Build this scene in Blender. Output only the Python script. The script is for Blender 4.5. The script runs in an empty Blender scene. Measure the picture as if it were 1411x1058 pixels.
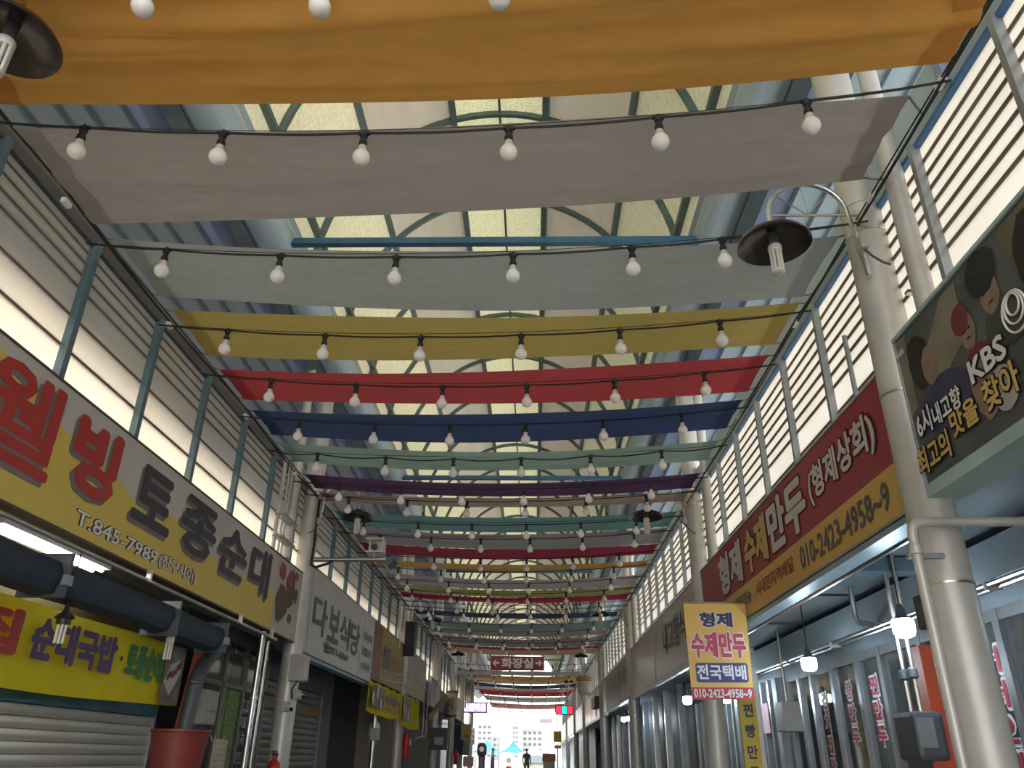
import bpy, bmesh, math, random
from math import sin, cos, pi, radians, sqrt, atan2
from mathutils import Vector, Matrix
random.seed(7)
S = bpy.context.scene
COL = S.collection

# ------------------------------------------------------------------ camera
FPX, CX, CY, VX, VY = 1060.0, 705.5, 529.0, 735.0, 1044.0
cd = bpy.data.cameras.new('camera'); cam = bpy.data.objects.new('camera', cd); COL.objects.link(cam)
d = Vector((VX-CX, -(VY-CY), -FPX)).normalized()          # street axis in camera space
u = Vector((0, 1, 0)); u = (u - d*u.dot(d)).normalized()
r = d.cross(u)
Rm = Matrix((r, d, u))
cam.matrix_world = Matrix.Translation((0.344, 0, 1.55)) @ Rm.to_4x4()
cd.sensor_fit = 'HORIZONTAL'; cd.sensor_width = 36; cd.lens = 36*FPX/1411
cd.clip_start = 0.05; cd.clip_end = 800
S.camera = cam

# ------------------------------------------------------------------ world, sun, exposure
SKY = 2.3; SUN = 9.5
w = bpy.data.worlds.new('sky'); S.world = w; w.use_nodes = True
nt = w.node_tree; nt.nodes.clear()
out = nt.nodes.new('ShaderNodeOutputWorld'); bg = nt.nodes.new('ShaderNodeBackground')
tc = nt.nodes.new('ShaderNodeTexCoord'); sep = nt.nodes.new('ShaderNodeSeparateXYZ')
ramp = nt.nodes.new('ShaderNodeValToRGB')
ramp.color_ramp.elements[0].position = 0.0; ramp.color_ramp.elements[0].color = (1.0, 0.985, 0.96, 1)
ramp.color_ramp.elements[1].position = 0.8; ramp.color_ramp.elements[1].color = (0.80, 0.90, 1.0, 1)
nt.links.new(tc.outputs['Generated'], sep.inputs[0]); nt.links.new(sep.outputs['Z'], ramp.inputs[0])
nt.links.new(ramp.outputs[0], bg.inputs[0]); bg.inputs[1].default_value = SKY
nt.links.new(bg.outputs[0], out.inputs[0])
sl = bpy.data.lights.new('sun', 'SUN'); sl.energy = SUN; sl.angle = radians(9); sl.color = (1.0, 0.93, 0.80)
so = bpy.data.objects.new('sun', sl); COL.objects.link(so)
so.rotation_euler = Vector((-cos(radians(53)), -0.12, sin(radians(53)))).to_track_quat('Z', 'Y').to_euler()
so.location = (-20, 0, 30)
S.view_settings.view_transform = 'Standard'; S.view_settings.look = 'None'
S.view_settings.gamma = 1; S.view_settings.use_curve_mapping = False
S.view_settings.exposure = 0.6
S.cycles.max_bounces = 10; S.cycles.diffuse_bounces = 6; S.cycles.transmission_bounces = 8
S.cycles.transparent_max_bounces = 12; S.cycles.sample_clamp_indirect = 8

# ------------------------------------------------------------------ materials
MATS = {}
def nodes(name):
    m = bpy.data.materials.new(name); m.use_nodes = True
    t = m.node_tree; t.nodes.clear(); MATS[name] = m
    o = t.nodes.new('ShaderNodeOutputMaterial')
    return m, t, o
def noise_col(t, c, var, scale, stretch=(1, 1, 1), detail=4):
    tc = t.nodes.new('ShaderNodeTexCoord'); mp = t.nodes.new('ShaderNodeMapping')
    mp.inputs['Scale'].default_value = stretch
    nz = t.nodes.new('ShaderNodeTexNoise'); nz.inputs['Scale'].default_value = scale; nz.inputs['Detail'].default_value = detail
    rp = t.nodes.new('ShaderNodeValToRGB')
    rp.color_ramp.elements[0].position = 0.3; rp.color_ramp.elements[1].position = 0.7
    rp.color_ramp.elements[0].color = (c[0]*(1-var), c[1]*(1-var), c[2]*(1-var), 1)
    rp.color_ramp.elements[1].color = (min(1, c[0]*(1+var)), min(1, c[1]*(1+var)), min(1, c[2]*(1+var)), 1)
    t.links.new(tc.outputs['Object'], mp.inputs[0]); t.links.new(mp.outputs[0], nz.inputs[0])
    t.links.new(nz.outputs[0], rp.inputs[0])
    return rp.outputs[0], nz.outputs[0]
def solid(name, c, rough=0.5, metal=0.0, var=0.10, scale=6, bump=0.0, stretch=(1, 1, 1), spec=0.5):
    if name in MATS: return MATS[name]
    m, t, o = nodes(name)
    b = t.nodes.new('ShaderNodeBsdfPrincipled')
    cs, nz = noise_col(t, c, var, scale, stretch)
    t.links.new(cs, b.inputs['Base Color'])
    b.inputs['Roughness'].default_value = rough; b.inputs['Metallic'].default_value = metal
    b.inputs['Specular IOR Level'].default_value = spec
    if bump:
        bp = t.nodes.new('ShaderNodeBump'); bp.inputs['Strength'].default_value = bump; bp.inputs['Distance'].default_value = 0.01
        t.links.new(nz, bp.inputs['Height']); t.links.new(bp.outputs[0], b.inputs['Normal'])
    t.links.new(b.outputs[0], o.inputs[0])
    return m
def sheet(name, c, trans=0.5, var=0.06, scale=3, tcol=None, weave=0.0, stretch=(1, 1, 1), clear=0.0):
    """thin sheet that scatters light through: cloth, frosted panel"""
    m, t, o = nodes(name)
    cs, nz = noise_col(t, c, var, scale, stretch)
    df = t.nodes.new('ShaderNodeBsdfDiffuse'); tl = t.nodes.new('ShaderNodeBsdfTranslucent')
    t.links.new(cs, df.inputs[0])
    if tcol:
        cs2, nz2 = noise_col(t, tcol, var, scale, stretch); t.links.new(cs2, tl.inputs[0])
    else: t.links.new(cs, tl.inputs[0])
    if weave:
        tc = t.nodes.new('ShaderNodeTexCoord'); n2 = t.nodes.new('ShaderNodeTexNoise'); n2.inputs['Scale'].default_value = 160
        t.links.new(tc.outputs['Object'], n2.inputs[0])
        bp = t.nodes.new('ShaderNodeBump'); bp.inputs['Strength'].default_value = weave; bp.inputs['Distance'].default_value = 0.004
        t.links.new(n2.outputs[0], bp.inputs['Height']); t.links.new(bp.outputs[0], df.inputs['Normal'])
    mx = t.nodes.new('ShaderNodeMixShader'); mx.inputs[0].default_value = trans
    t.links.new(df.outputs[0], mx.inputs[1]); t.links.new(tl.outputs[0], mx.inputs[2])
    sh = mx.outputs[0]
    if clear:
        tp = t.nodes.new('ShaderNodeBsdfTransparent'); m2 = t.nodes.new('ShaderNodeMixShader'); m2.inputs[0].default_value = clear
        t.links.new(sh, m2.inputs[1]); t.links.new(tp.outputs[0], m2.inputs[2]); sh = m2.outputs[0]
    t.links.new(sh, o.inputs[0])
    return m
def glow(name, c, s):
    m, t, o = nodes(name)
    e = t.nodes.new('ShaderNodeEmission'); e.inputs[0].default_value = (*c, 1); e.inputs[1].default_value = s
    t.links.new(e.outputs[0], o.inputs[0]); return m
def glassy(name, c, mixv=0.75):
    m, t, o = nodes(name)
    g = t.nodes.new('ShaderNodeBsdfGlossy'); g.inputs['Roughness'].default_value = 0.06
    g.inputs[0].default_value = (0.9, 0.9, 0.9, 1)
    tp = t.nodes.new('ShaderNodeBsdfTransparent'); tp.inputs[0].default_value = (*c, 1)
    df = t.nodes.new('ShaderNodeBsdfDiffuse'); df.inputs[0].default_value = (c[0]*.6, c[1]*.6, c[2]*.6, 1)
    lw = t.nodes.new('ShaderNodeLayerWeight'); lw.inputs[0].default_value = 0.35
    m1 = t.nodes.new('ShaderNodeMixShader'); m1.inputs[0].default_value = 1-mixv
    t.links.new(tp.outputs[0], m1.inputs[1]); t.links.new(df.outputs[0], m1.inputs[2])
    m2 = t.nodes.new('ShaderNodeMixShader'); t.links.new(lw.outputs['Fresnel'], m2.inputs[0])
    t.links.new(m1.outputs[0], m2.inputs[1]); t.links.new(g.outputs[0], m2.inputs[2]); t.links.new(m2.outputs[0], o.inputs[0])
    return m

STEEL = solid('stainless_steel', (0.62, 0.60, 0.57), 0.28, 1.0, 0.12, 8)
GALV = solid('galvanised_column', (0.58, 0.56, 0.52), 0.4, 0.25, 0.10, 5)
BLUEG = solid('blue_grey_paint', (0.13, 0.21, 0.25), 0.45, 0.2, 0.15, 8)
DARKB = solid('dark_roof_beam', (0.10, 0.13, 0.15), 0.5, 0.1, 0.2, 5)
RAILB = solid('blue_rail_paint', (0.03, 0.14, 0.33), 0.4, 0.1, 0.15, 6)
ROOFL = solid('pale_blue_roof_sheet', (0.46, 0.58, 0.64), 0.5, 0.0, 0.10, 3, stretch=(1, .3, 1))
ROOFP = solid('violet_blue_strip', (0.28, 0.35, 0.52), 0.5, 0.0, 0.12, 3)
ROOFSH = solid('shaded_roof_sheet', (0.27, 0.31, 0.34), 0.5, 0.0, 0.12, 3, stretch=(1, .3, 1))  # same sheet as on the right, left-side shade put into the colour
RIB = solid('roof_rib', (0.10, 0.14, 0.17), 0.5, 0.1, 0.2, 6)
ARCH = solid('arch_green_grey', (0.10, 0.15, 0.15), 0.5, 0.2, 0.15, 8)
BATTEN = solid('batten_taupe', (0.20, 0.155, 0.115), 0.7, 0.0, 0.2, 8)
BLACK = solid('black_rubber', (0.012, 0.012, 0.012), 0.5, 0, 0.2, 6)
BULBW = solid('bulb_white', (0.90, 0.86, 0.82), 0.25, 0, 0.03, 6)
BULBN = solid('bulb_neck', (0.62, 0.58, 0.54), 0.35, 0, 0.05, 6)
WHITE = solid('white_paint', (0.78, 0.77, 0.75), 0.5, 0, 0.05, 4)
GREYM = solid('grey_metal', (0.33, 0.35, 0.37), 0.4, 0.4, 0.12, 5)
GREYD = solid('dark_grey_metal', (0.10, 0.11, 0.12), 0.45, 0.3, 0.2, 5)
CONC = solid('pale_concrete', (0.42, 0.41, 0.39), 0.8, 0, 0.2, 3, 0.3)
PLASTER = solid('shop_wall_grey', (0.22, 0.23, 0.24), 0.7, 0, 0.15, 2)
SOFFIT = solid('soffit_metal', (0.29, 0.33, 0.36), 0.38, 0.25, 0.14, 2)
SHUT = solid('shutter_slat', (0.66, 0.66, 0.62), 0.4, 0.3, 0.08, 6, stretch=(1, .2, 1))
TEAL = solid('teal_trim', (0.03, 0.13, 0.20), 0.4, 0, 0.2, 4)
NAVY = solid('navy_awning', (0.012, 0.024, 0.045), 0.55, 0, 0.25, 4)
BROWNR = solid('tub_brown_red', (0.22, 0.035, 0.025), 0.45, 0, 0.15, 4)
RED = solid('red_paint', (0.55, 0.02, 0.02), 0.35, 0, 0.1, 4)
BOXG = solid('electrical_box_grey', (0.42, 0.40, 0.36), 0.55, 0, 0.1, 5)
LOWROOF = solid('low_roof_white', (0.88, 0.85, 0.80), 0.7, 0, 0.05, 2)
CLERL = sheet('clerestory_panel', (0.84, 0.80, 0.74), 0.72, 0.03, 2)
GLASS = glassy('shop_glass', (0.55, 0.60, 0.63), 0.8)
GLASSG = glassy('green_glass', (0.45, 0.55, 0.45), 0.6)
WIRE = solid('black_wire', (0.015, 0.014, 0.013), 0.6, 0, 0.1, 5)
ROPE = solid('grey_rope', (0.20, 0.19, 0.17), 0.7, 0, 0.2, 20)
LEDM = glow('led_bulb_light', (0.70, 0.88, 1.0), 60)
TUBEM = glow('fluorescent_light', (1.0, 0.95, 0.88), 22)
TUBEC = glow('cool_tube_light', (0.75, 0.88, 1.0), 12)
LAMPD = solid('lamp_shade_dark', (0.045, 0.036, 0.036), 0.22, 0.3, 0.15, 6)
CFLW = solid('cfl_tube', (0.70, 0.67, 0.60), 0.3, 0, 0.06, 6)
INK = solid('ink_dark', (0.035, 0.033, 0.045), 0.5, 0, 0.1, 5)

# ------------------------------------------------------------------ geometry helpers
class MB:
    """collects shapes (world coordinates) that become one mesh object"""
    def __init__(self): self.v = []; self.f = []
    def quad(self, a, b, c, e):
        n = len(self.v); self.v += [tuple(a), tuple(b), tuple(c), tuple(e)]; self.f.append((n, n+1, n+2, n+3)); return self
    def poly(self, pts):
        n = len(self.v); self.v += [tuple(p) for p in pts]; self.f.append(tuple(range(n, n+len(pts)))); return self
    def box(self, x0, x1, y0, y1, z0, z1):
        n = len(self.v)
        self.v += [(x, y, z) for z in (z0, z1) for y in (y0, y1) for x in (x0, x1)]
        for q in ((0, 2, 3, 1), (4, 5, 7, 6), (0, 1, 5, 4), (2, 6, 7, 3), (0, 4, 6, 2), (1, 3, 7, 5)):
            self.f.append(tuple(n+i for i in q))
        return self
    def obox(self, c, ax, ay, az):
        """oriented box: centre and three half-axis vectors"""
        c, ax, ay, az = map(Vector, (c, ax, ay, az)); n = len(self.v)
        self.v += [tuple(c+ax*i+ay*j+az*k) for k in (-1, 1) for j in (-1, 1) for i in (-1, 1)]
        for q in ((0, 2, 3, 1), (4, 5, 7, 6), (0, 1, 5, 4), (2, 6, 7, 3), (0, 4, 6, 2), (1, 3, 7, 5)):
            self.f.append(tuple(n+i for i in q))
        return self
    def chamfer(self, x0, x1, y0, y1, z0, z1, b):
        """box with bevelled vertical+horizontal edges"""
        bm = bmesh.new(); bmesh.ops.create_cube(bm, size=1)
        for v in bm.verts: v.co = Vector(((x0+x1)/2+v.co.x*(x1-x0), (y0+y1)/2+v.co.y*(y1-y0), (z0+z1)/2+v.co.z*(z1-z0)))
        bmesh.ops.bevel(bm, geom=bm.edges[:], offset=b, segments=2, affect='EDGES', profile=0.6)
        n = len(self.v); self.v += [tuple(v.co) for v in bm.verts]; bm.verts.index_update()
        for f in bm.faces: self.f.append(tuple(n+v.index for v in f.verts))
        bm.free(); return self
    def tube(self, pts, rad, seg=8, cap=True):
        pts = [Vector(p) for p in pts]; rs = rad if isinstance(rad, (list, tuple)) else [rad]*len(pts)
        rings = []; prev = None
        for i, p in enumerate(pts):
            if i == 0: t = pts[1]-p
            elif i == len(pts)-1: t = p-pts[i-1]
            else: t = (pts[i+1]-p).normalized()+(p-pts[i-1]).normalized()
            if t.length < 1e-9: t = Vector((0, 0, 1))
            t.normalize()
            if prev is None:
                a = Vector((0, 0, 1)) if abs(t.z) < .9 else Vector((1, 0, 0)); nrm = t.cross(a).normalized()
            else:
                nrm = prev - t*prev.dot(t)
                if nrm.length < 1e-6: nrm = t.orthogonal()
                nrm.normalize()
            prev = nrm; bi = t.cross(nrm); n = len(self.v)
            self.v += [tuple(p+(nrm*cos(2*pi*k/seg)+bi*sin(2*pi*k/seg))*rs[i]) for k in range(seg)]
            rings.append(n)
        for a, b in zip(rings, rings[1:]):
            for k in range(seg): self.f.append((a+k, a+(k+1) % seg, b+(k+1) % seg, b+k))
        if cap:
            self.f.append(tuple(rings[0]+k for k in reversed(range(seg)))); self.f.append(tuple(rings[-1]+k for k in range(seg)))
        return self
    def lathe(self, c, prof, seg=16, axis='Z'):
        """profile [(radius, height)] about a vertical axis through c"""
        c = Vector(c); rings = []
        for rr, h in prof:
            n = len(self.v)
            self.v += [tuple(c+Vector((rr*cos(2*pi*k/seg), rr*sin(2*pi*k/seg), h))) for k in range(seg)]
            rings.append(n)
        for a, b in zip(rings, rings[1:]):
            for k in range(seg): self.f.append((a+k, a+(k+1) % seg, b+(k+1) % seg, b+k))
        if prof[0][0] > 1e-4: self.f.append(tuple(rings[0]+k for k in reversed(range(seg))))
        if prof[-1][0] > 1e-4: self.f.append(tuple(rings[-1]+k for k in range(seg)))
        return self
    def build(self, name, mat, parent=None, smooth=False, label=None, kind=None):
        me = bpy.data.meshes.new(name)
        vs = [tuple(Vector(v)-Vector(ORIG.get(parent.name, (0, 0, 0)))) for v in self.v] if parent is not None else self.v
        me.from_pydata(vs, [], self.f); me.update()
        if smooth:
            me.polygons.foreach_set('use_smooth', [True]*len(me.polygons))
            me.set_sharp_from_angle(angle=radians(40))
        if mat: me.materials.append(mat)
        o = bpy.data.objects.new(name, me); COL.objects.link(o)
        if parent is not None:
            o.parent = parent; ORIG[o.name] = ORIG.get(parent.name, (0, 0, 0))
        if label: o['label'] = label
        if kind: o['kind'] = kind
        return o
ORIG = {}
def thing(name, label, cat, loc=(0, 0, 0), group=None):
    o = bpy.data.objects.new(name, None); COL.objects.link(o); o.location = loc; ORIG[o.name] = tuple(loc)
    o.empty_display_size = 0.1
    o['label'] = label; o['category'] = cat
    if group: o['group'] = group
    return o
def tag(o, label, cat, group=None):
    o['label'] = label; o['category'] = cat
    if group: o['group'] = group
    return o
def struct(o): o['kind'] = 'structure'; return o
def semp(name):
    o = bpy.data.objects.new(name, None); COL.objects.link(o); o['kind'] = 'structure'; ORIG[o.name] = (0, 0, 0); o.empty_display_size = .1
    return o
def copy_thing(root, loc, label, group=None):
    c = root.copy(); COL.objects.link(c); c.location = loc; c['label'] = label; ORIG[c.name] = tuple(loc)
    if group: c['group'] = group
    for ch in root.children:
        k = ch.copy(); COL.objects.link(k); k.parent = c
        for g in ch.children:
            e = g.copy(); COL.objects.link(e); e.parent = k
    return c

# text: glyph outlines turned into thin mesh, fitted into a rectangle on a wall
TCACHE = {}
def text_base(body, space):
    if (body, space) not in TCACHE:
        c = bpy.data.curves.new('t', 'FONT'); c.body = body; c.size = 1.0; c.extrude = 0.0
        c.resolution_u = 2; c.space_character = space; c.align_x = 'CENTER'
        o = bpy.data.objects.new('t', c); me = bpy.data.meshes.new_from_object(o)
        TCACHE[(body, space)] = ([tuple(v.co) for v in me.vertices], [tuple(p.vertices) for p in me.polygons])
        bpy.data.objects.remove(o); bpy.data.curves.remove(c); bpy.data.meshes.remove(me)
    return TCACHE[(body, space)]
def text_mesh(body, bold=0.0, space=1.0):
    """glyph faces; heavier weights stack shifted copies a hair apart"""
    V, F = text_base(body, space); vs = list(V); fs = list(F)
    if bold > .004:
        rings = [(bold, 8)] if bold < .05 else [(bold*.5, 6), (bold, 10)]
        i = 0
        for rr, n in rings:
            for k in range(n):
                a = 2*pi*k/n; i += 1; q = len(vs)
                vs += [(x+rr*cos(a), y+rr*sin(a), -i) for x, y, z in V]; fs += [tuple(j+q for j in f) for f in F]
    me = bpy.data.meshes.new('t'); me.from_pydata(vs, [], fs); me.update()
    return me
FRAMES = {'L': (Vector((0, 1, 0)), Vector((0, 0, 1)), Vector((1, 0, 0))),
          'R': (Vector((0, -1, 0)), Vector((0, 0, 1)), Vector((-1, 0, 0))),
          'F': (Vector((1, 0, 0)), Vector((0, 0, 1)), Vector((0, -1, 0)))}
def lettering(body, side, c, wd, ht, mat, parent, bold=0.03, lift=0.0, shear=0.0, name='lettering', space=1.0):
    """text centred at c on a wall facing L/R/F, scaled to wd x ht, lifted off the face"""
    X, Y, N = FRAMES[side]; me = text_mesh(body, bold, space)
    if not me.vertices: return None
    x0 = min(v.co.x for v in me.vertices); x1 = max(v.co.x for v in me.vertices); y0 = min(v.co.y for v in me.vertices); y1 = max(v.co.y for v in me.vertices)
    sx = wd/max(x1-x0, 1e-6); sy = ht/max(y1-y0, 1e-6); c = Vector(c); mx, my = (x0+x1)/2, (y0+y1)/2
    O = Vector(ORIG.get(parent.name, (0, 0, 0)))
    for v in me.vertices:
        a = (v.co.x-mx)*sx; b = (v.co.y-my)*sy; a += shear*b
        v.co = c + X*a + Y*b + N*(lift+v.co.z*.00012) - O
    me.materials.append(mat)
    me.update(); me.name = name
    o = bpy.data.objects.new(name, me); COL.objects.link(o); o.parent = parent; ORIG[o.name] = ORIG.get(parent.name, (0, 0, 0))
    return o
def outlined(body, side, c, wd, ht, fill, edge, parent, bold=0.03, ob=0.07, lift=0.003, shear=0.0, space=1.0):
    lettering(body, side, c, wd*1.05, ht*1.07, edge, parent, ob, lift*.5, shear, 'letter_outline', space)
    return lettering(body, side, c, wd, ht, fill, parent, bold, lift, shear, 'lettering', space)
def flat(parent, side, pts, off, x, mat, name='print'):
    """flat printed patch; pts are (Y,Z) on a side wall at x, off = lift"""
    N = FRAMES[side][2]
    m = MB(); m.poly([Vector((x, p[0], p[1]))+N*off for p in pts]); return m.build(name, mat, parent)
def disc(n, cy, cz, ry, rz, jit=0.0, rot=0.0):
    P = []
    for k in range(n):
        a = 2*pi*k/n; q = 1+random.uniform(-jit, jit); yy, zz = ry*cos(a)*q, rz*sin(a)*q
        P.append((cy+yy*cos(rot)-zz*sin(rot), cz+yy*sin(rot)+zz*cos(rot)))
    return P
ORD = ['first', 'second', 'third', 'fourth', 'fifth', 'sixth']

# ================================================================== the arcade shell
HW = 2.1                       # half width at the clerestory walls
Y0, Y1 = -4.0, 50.0            # roof from / to
RAILZ = 4.06
# --- floor (the street climbs gently towards its far end)
fl = MB()
fl.quad((-14, -12, 0), (14, -12, 0), (14, 15, 0), (-14, 15, 0)); fl.quad((-14, 15, 0), (14, 15, 0), (14, 50, .35), (-14, 50, .35))
fl.quad((-90, 50, .35), (90, 50, .35), (90, 520, .35), (-90, 520, .35))
struct(fl.build('floor', CONC))
def floorz(y): return 0 if y < 15 else min(.35, (y-15)*.01)

# --- vault: elliptical arches, purlins, frosted panes
VA, VB, VZ = 1.72, 1.95, 5.55
def ell(a): return Vector((VA*cos(a), 0, VZ+VB*sin(a)))
ceiling = semp('ceiling')
PITCH = 1.32; ARY = [0.59+PITCH*k for k in range(-3, 38)]
PA = [0.0, math.asin((4.36-4.0)/1.95), math.acos(1.27/1.72), math.acos(.48/1.72)]
PA = PA + [pi-a for a in reversed(PA)]
mesh_arch = None
def arch_mesh():
    m = MB(); n = 36; rings = []
    for i in range(n+1):
        a = pi*i/n; p = ell(a); nrm = Vector((cos(a)/VA, 0, sin(a)/VB)).normalized()
        k = len(m.v)
        for s, q in ((-.022, -.055), (.022, -.055), (.022, 0), (-.022, 0)): m.v.append(tuple(p+nrm*q+Vector((0, s, 0))))
        rings.append(k)
    for a, b in zip(rings, rings[1:]):
        for k in range(4): m.f.append((a+k, a+(k+1) % 4, b+(k+1) % 4, b+k))
    return m
first = None
for y in ARY:
    if y > Y1: break
    if first is None:
        first = arch_mesh().build('arch_rib', ARCH, ceiling); o = first
    else:
        o = first.copy(); COL.objects.link(o)
    o.location = (0, y, 0)
for i, a in enumerate(PA):
    if i in (0, len(PA)-1): continue
    p = ell(a); nrm = Vector((cos(a)/VA, 0, sin(a)/VB)).normalized(); t = Vector((-nrm.z, 0, nrm.x))
    wdt = .03 if i in (3, 4) else .022
    MB().obox(p-nrm*.03+Vector((0, (Y0+Y1)/2, 0)), t*wdt, Vector((0, (Y1-Y0)/2, 0)), nrm*.03).build('purlin', ARCH, ceiling)
MB().box(-.012, .012, Y0, Y1, VZ+VB-.035, VZ+VB-.005).build('purlin', ARCH, ceiling)
P_TOP = sheet('pane_net', (0.74, 0.69, 0.42), 0.082, 0.26, 60, (0.90, 0.85, 0.52))
P_SIDE = sheet('pane_cream', (0.64, 0.58, 0.48), 0.030, 0.10, 2.2, (0.82, 0.75, 0.60), stretch=(1, .35, 2.5))
P_LOW = sheet('pane_yellow', (0.70, 0.66, 0.47), 0.055, 0.12, 26, (0.86, 0.82, 0.56))
pm = [P_LOW, P_LOW, P_SIDE, P_TOP, P_SIDE, P_LOW, P_LOW]
pmesh = []
for z in range(7):
    m = MB(); n = 5
    for i in range(n+1):
        a = PA[z]+(PA[z+1]-PA[z])*i/n; p = ell(a)
        k = len(m.v); m.v += [(p.x, 0.0, p.z), (p.x, PITCH, p.z)]
        if i: m.f.append((k-2, k-1, k+1, k))
    pmesh.append(m.build('pane', pm[z], ceiling, smooth=True))
for i, y in enumerate(ARY):
    for z in range(7):
        if i == 0: pmesh[z].location = (0, y, 0); continue
        if y > Y1-.5: continue
        c = pmesh[z].copy(); COL.objects.link(c); c.location = (0, y, 0)

# --- side roofs sloping from the vault down to the eaves, past the open top of the clerestory
def rp(side, zz):                # point on the side roof at height zz above eye level
    return Vector((side*(1.72+(4.02-zz)*1.414), 0, zz+1.55))
def strip(name, side, za, zb, mat, out=0.0, th=.02, y0=Y0, y1=Y1, parent=None):
    a, b = rp(side, za), rp(side, zb); dirv = (b-a).normalized()
    inn = Vector((-side*abs(dirv.z), 0, -abs(dirv.x))).normalized()
    c = (a+b)/2 + inn*(out-th/2)
    return MB().obox(c+Vector((0, (y0+y1)/2, 0)), (b-a)/2, Vector((0, (y1-y0)/2, 0)), inn*th/2).build(name, mat, parent)
for side, nm in ((-1, 'left'), (1, 'right')):
    roof = semp('trim_roof_'+nm); RS = ROOFSH if side < 0 else ROOFL
    zs = [3.13, 3.26, 3.378, 3.473, 3.556, 3.662]
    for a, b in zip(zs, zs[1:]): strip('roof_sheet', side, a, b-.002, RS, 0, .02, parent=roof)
    for z in zs: strip('roof_rib', side, z-.006, z+.006, RIB, .02, .025, parent=roof)
    strip('violet_strip', side, 3.662, 3.76, ROOFP, 0, .02, parent=roof)
    strip('roof_beam', side, 3.76, 3.828, DARKB, .10, .12, parent=roof)
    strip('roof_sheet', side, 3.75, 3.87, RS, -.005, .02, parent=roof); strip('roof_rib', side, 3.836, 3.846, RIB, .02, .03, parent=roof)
    strip('roof_sheet', side, 3.87, 4.06, ROOFL, -.03, .02, parent=roof)
    m = MB(); n = 8; ks = []          # rounded channel below the springing
    for i in range(n+1):
        q = i/n; ks.append(rp(side, 3.846+.18*q)+Vector((-side*.577, 0, -.816))*.06*sin(pi*q))
    for a, b in zip(ks, ks[1:]): m.quad((a.x, Y0, a.z), (b.x, Y0, b.z), (b.x, Y1, b.z), (a.x, Y1, a.z))
    m.build('channel', ROOFL, roof, smooth=True)
    m = MB(); hi = 4.33 if side > 0 else 4.16
    prof = [(2.10, 4.07), (2.075, 4.08), (2.06, 4.11), (2.06, hi-.03), (2.08, hi), (2.12, hi)]
    for a, b in zip(prof, prof[1:]): m.quad((side*a[0], Y0, a[1]), (side*b[0], Y0, b[1]), (side*b[0], Y1 if side > 0 else 32, b[1]), (side*a[0], Y1 if side > 0 else 32, a[1]))
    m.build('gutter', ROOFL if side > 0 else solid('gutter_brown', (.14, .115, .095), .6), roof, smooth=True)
    for y in (2.35, 8.2, 14.2, 20.4): MB().box(side*2.05-.012, side*2.05+.012, y, y+.05, 4.09, hi-.02).build('gutter_strap', ROOFP, roof)
# --- blue tie beams across the springing
for k, y in enumerate((-.9, 5.40, 11.6, 18.4, 24.5, 30.6, 36.7, 42.8, 49)):
    MB().box(-1.74, 1.74, y-.03, y+.03, 5.50, 5.56).build('tie_beam', solid('tie_beam_blue', (.04, .12, .20), .5, .1, .15, 5), ceiling)

# --- clerestory walls: long translucent boards with dark joints, uprights, blue top rail
def clerestory(side, joints, up0, upitch, upmat, upw, nm, Y1=Y1):
    wall = semp('wall_'+nm)
    zs = [3.12]+sorted(joints)+[RAILZ]
    for a, b in zip(zs, zs[1:]):
        MB().box(side*HW-.006, side*HW+.006, Y0, Y1, a+.008, b-.008).build('board', CLERL, wall)
        if b < RAILZ: MB().box(side*HW-.012, side*HW+.006, Y0, Y1, b-.009, b+.009).build('joint_batten', BATTEN, wall)
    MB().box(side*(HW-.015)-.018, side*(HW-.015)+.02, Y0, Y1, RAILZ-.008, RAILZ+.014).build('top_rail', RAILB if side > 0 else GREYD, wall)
    y = up0
    while y < Y1:
        MB().box(side*(HW-.03)-.022, side*(HW-.03)+.02, y-upw/2, y+upw/2, 3.10, RAILZ+.02).build('upright', upmat, wall); y += upitch
    return wall
clerestory(-1, [4.005, 3.94, 3.865, 3.79, 3.62, 3.44], .99, .816, BLUEG, .045, 'left', 32.0)
clerestory(1, [3.975, 3.90, 3.825, 3.75, 3.67, 3.59, 3.51, 3.35], .67, .685, GREYM, .03, 'right')

struct(MB().box(-5.6, -5.2, Y0-4, 60, 0, 6.9).build('wall_sky_block_left', solid('sky_block_dark', (.16, .15, .14), .8)))  # unseen dark wall, added to keep sky light off the left clerestory
# --- shops behind the fascias: low roofs outside, soffits, side walls
for side, nm in ((-1, 'left'), (1, 'right')):
    yend = 27.0 if side < 0 else 74.0
    a, b = sorted((side*2.13, side*(5.2 if side < 0 else 7.0)))
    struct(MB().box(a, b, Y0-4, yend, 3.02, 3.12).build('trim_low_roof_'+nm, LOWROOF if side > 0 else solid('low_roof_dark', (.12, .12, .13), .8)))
    a, b = sorted((side*2.1, side*5.0))
    struct(MB().box(a, b, Y0-4, yend, 2.62, 2.66).build('ceiling_shops_'+nm, SOFFIT if side > 0 else PLASTER))
    a, b = sorted((side*4.9, side*5.0))
    struct(MB().box(a, b, Y0-4, yend, 0, 3.02).build('wall_shops_back_'+nm, PLASTER))
    a, b = sorted((side*2.11, side*2.14))
    struct(MB().box(a, b, Y0-4, yend, 2.62, 3.14).build('wall_fascia_back_'+nm, PLASTER))

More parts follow.
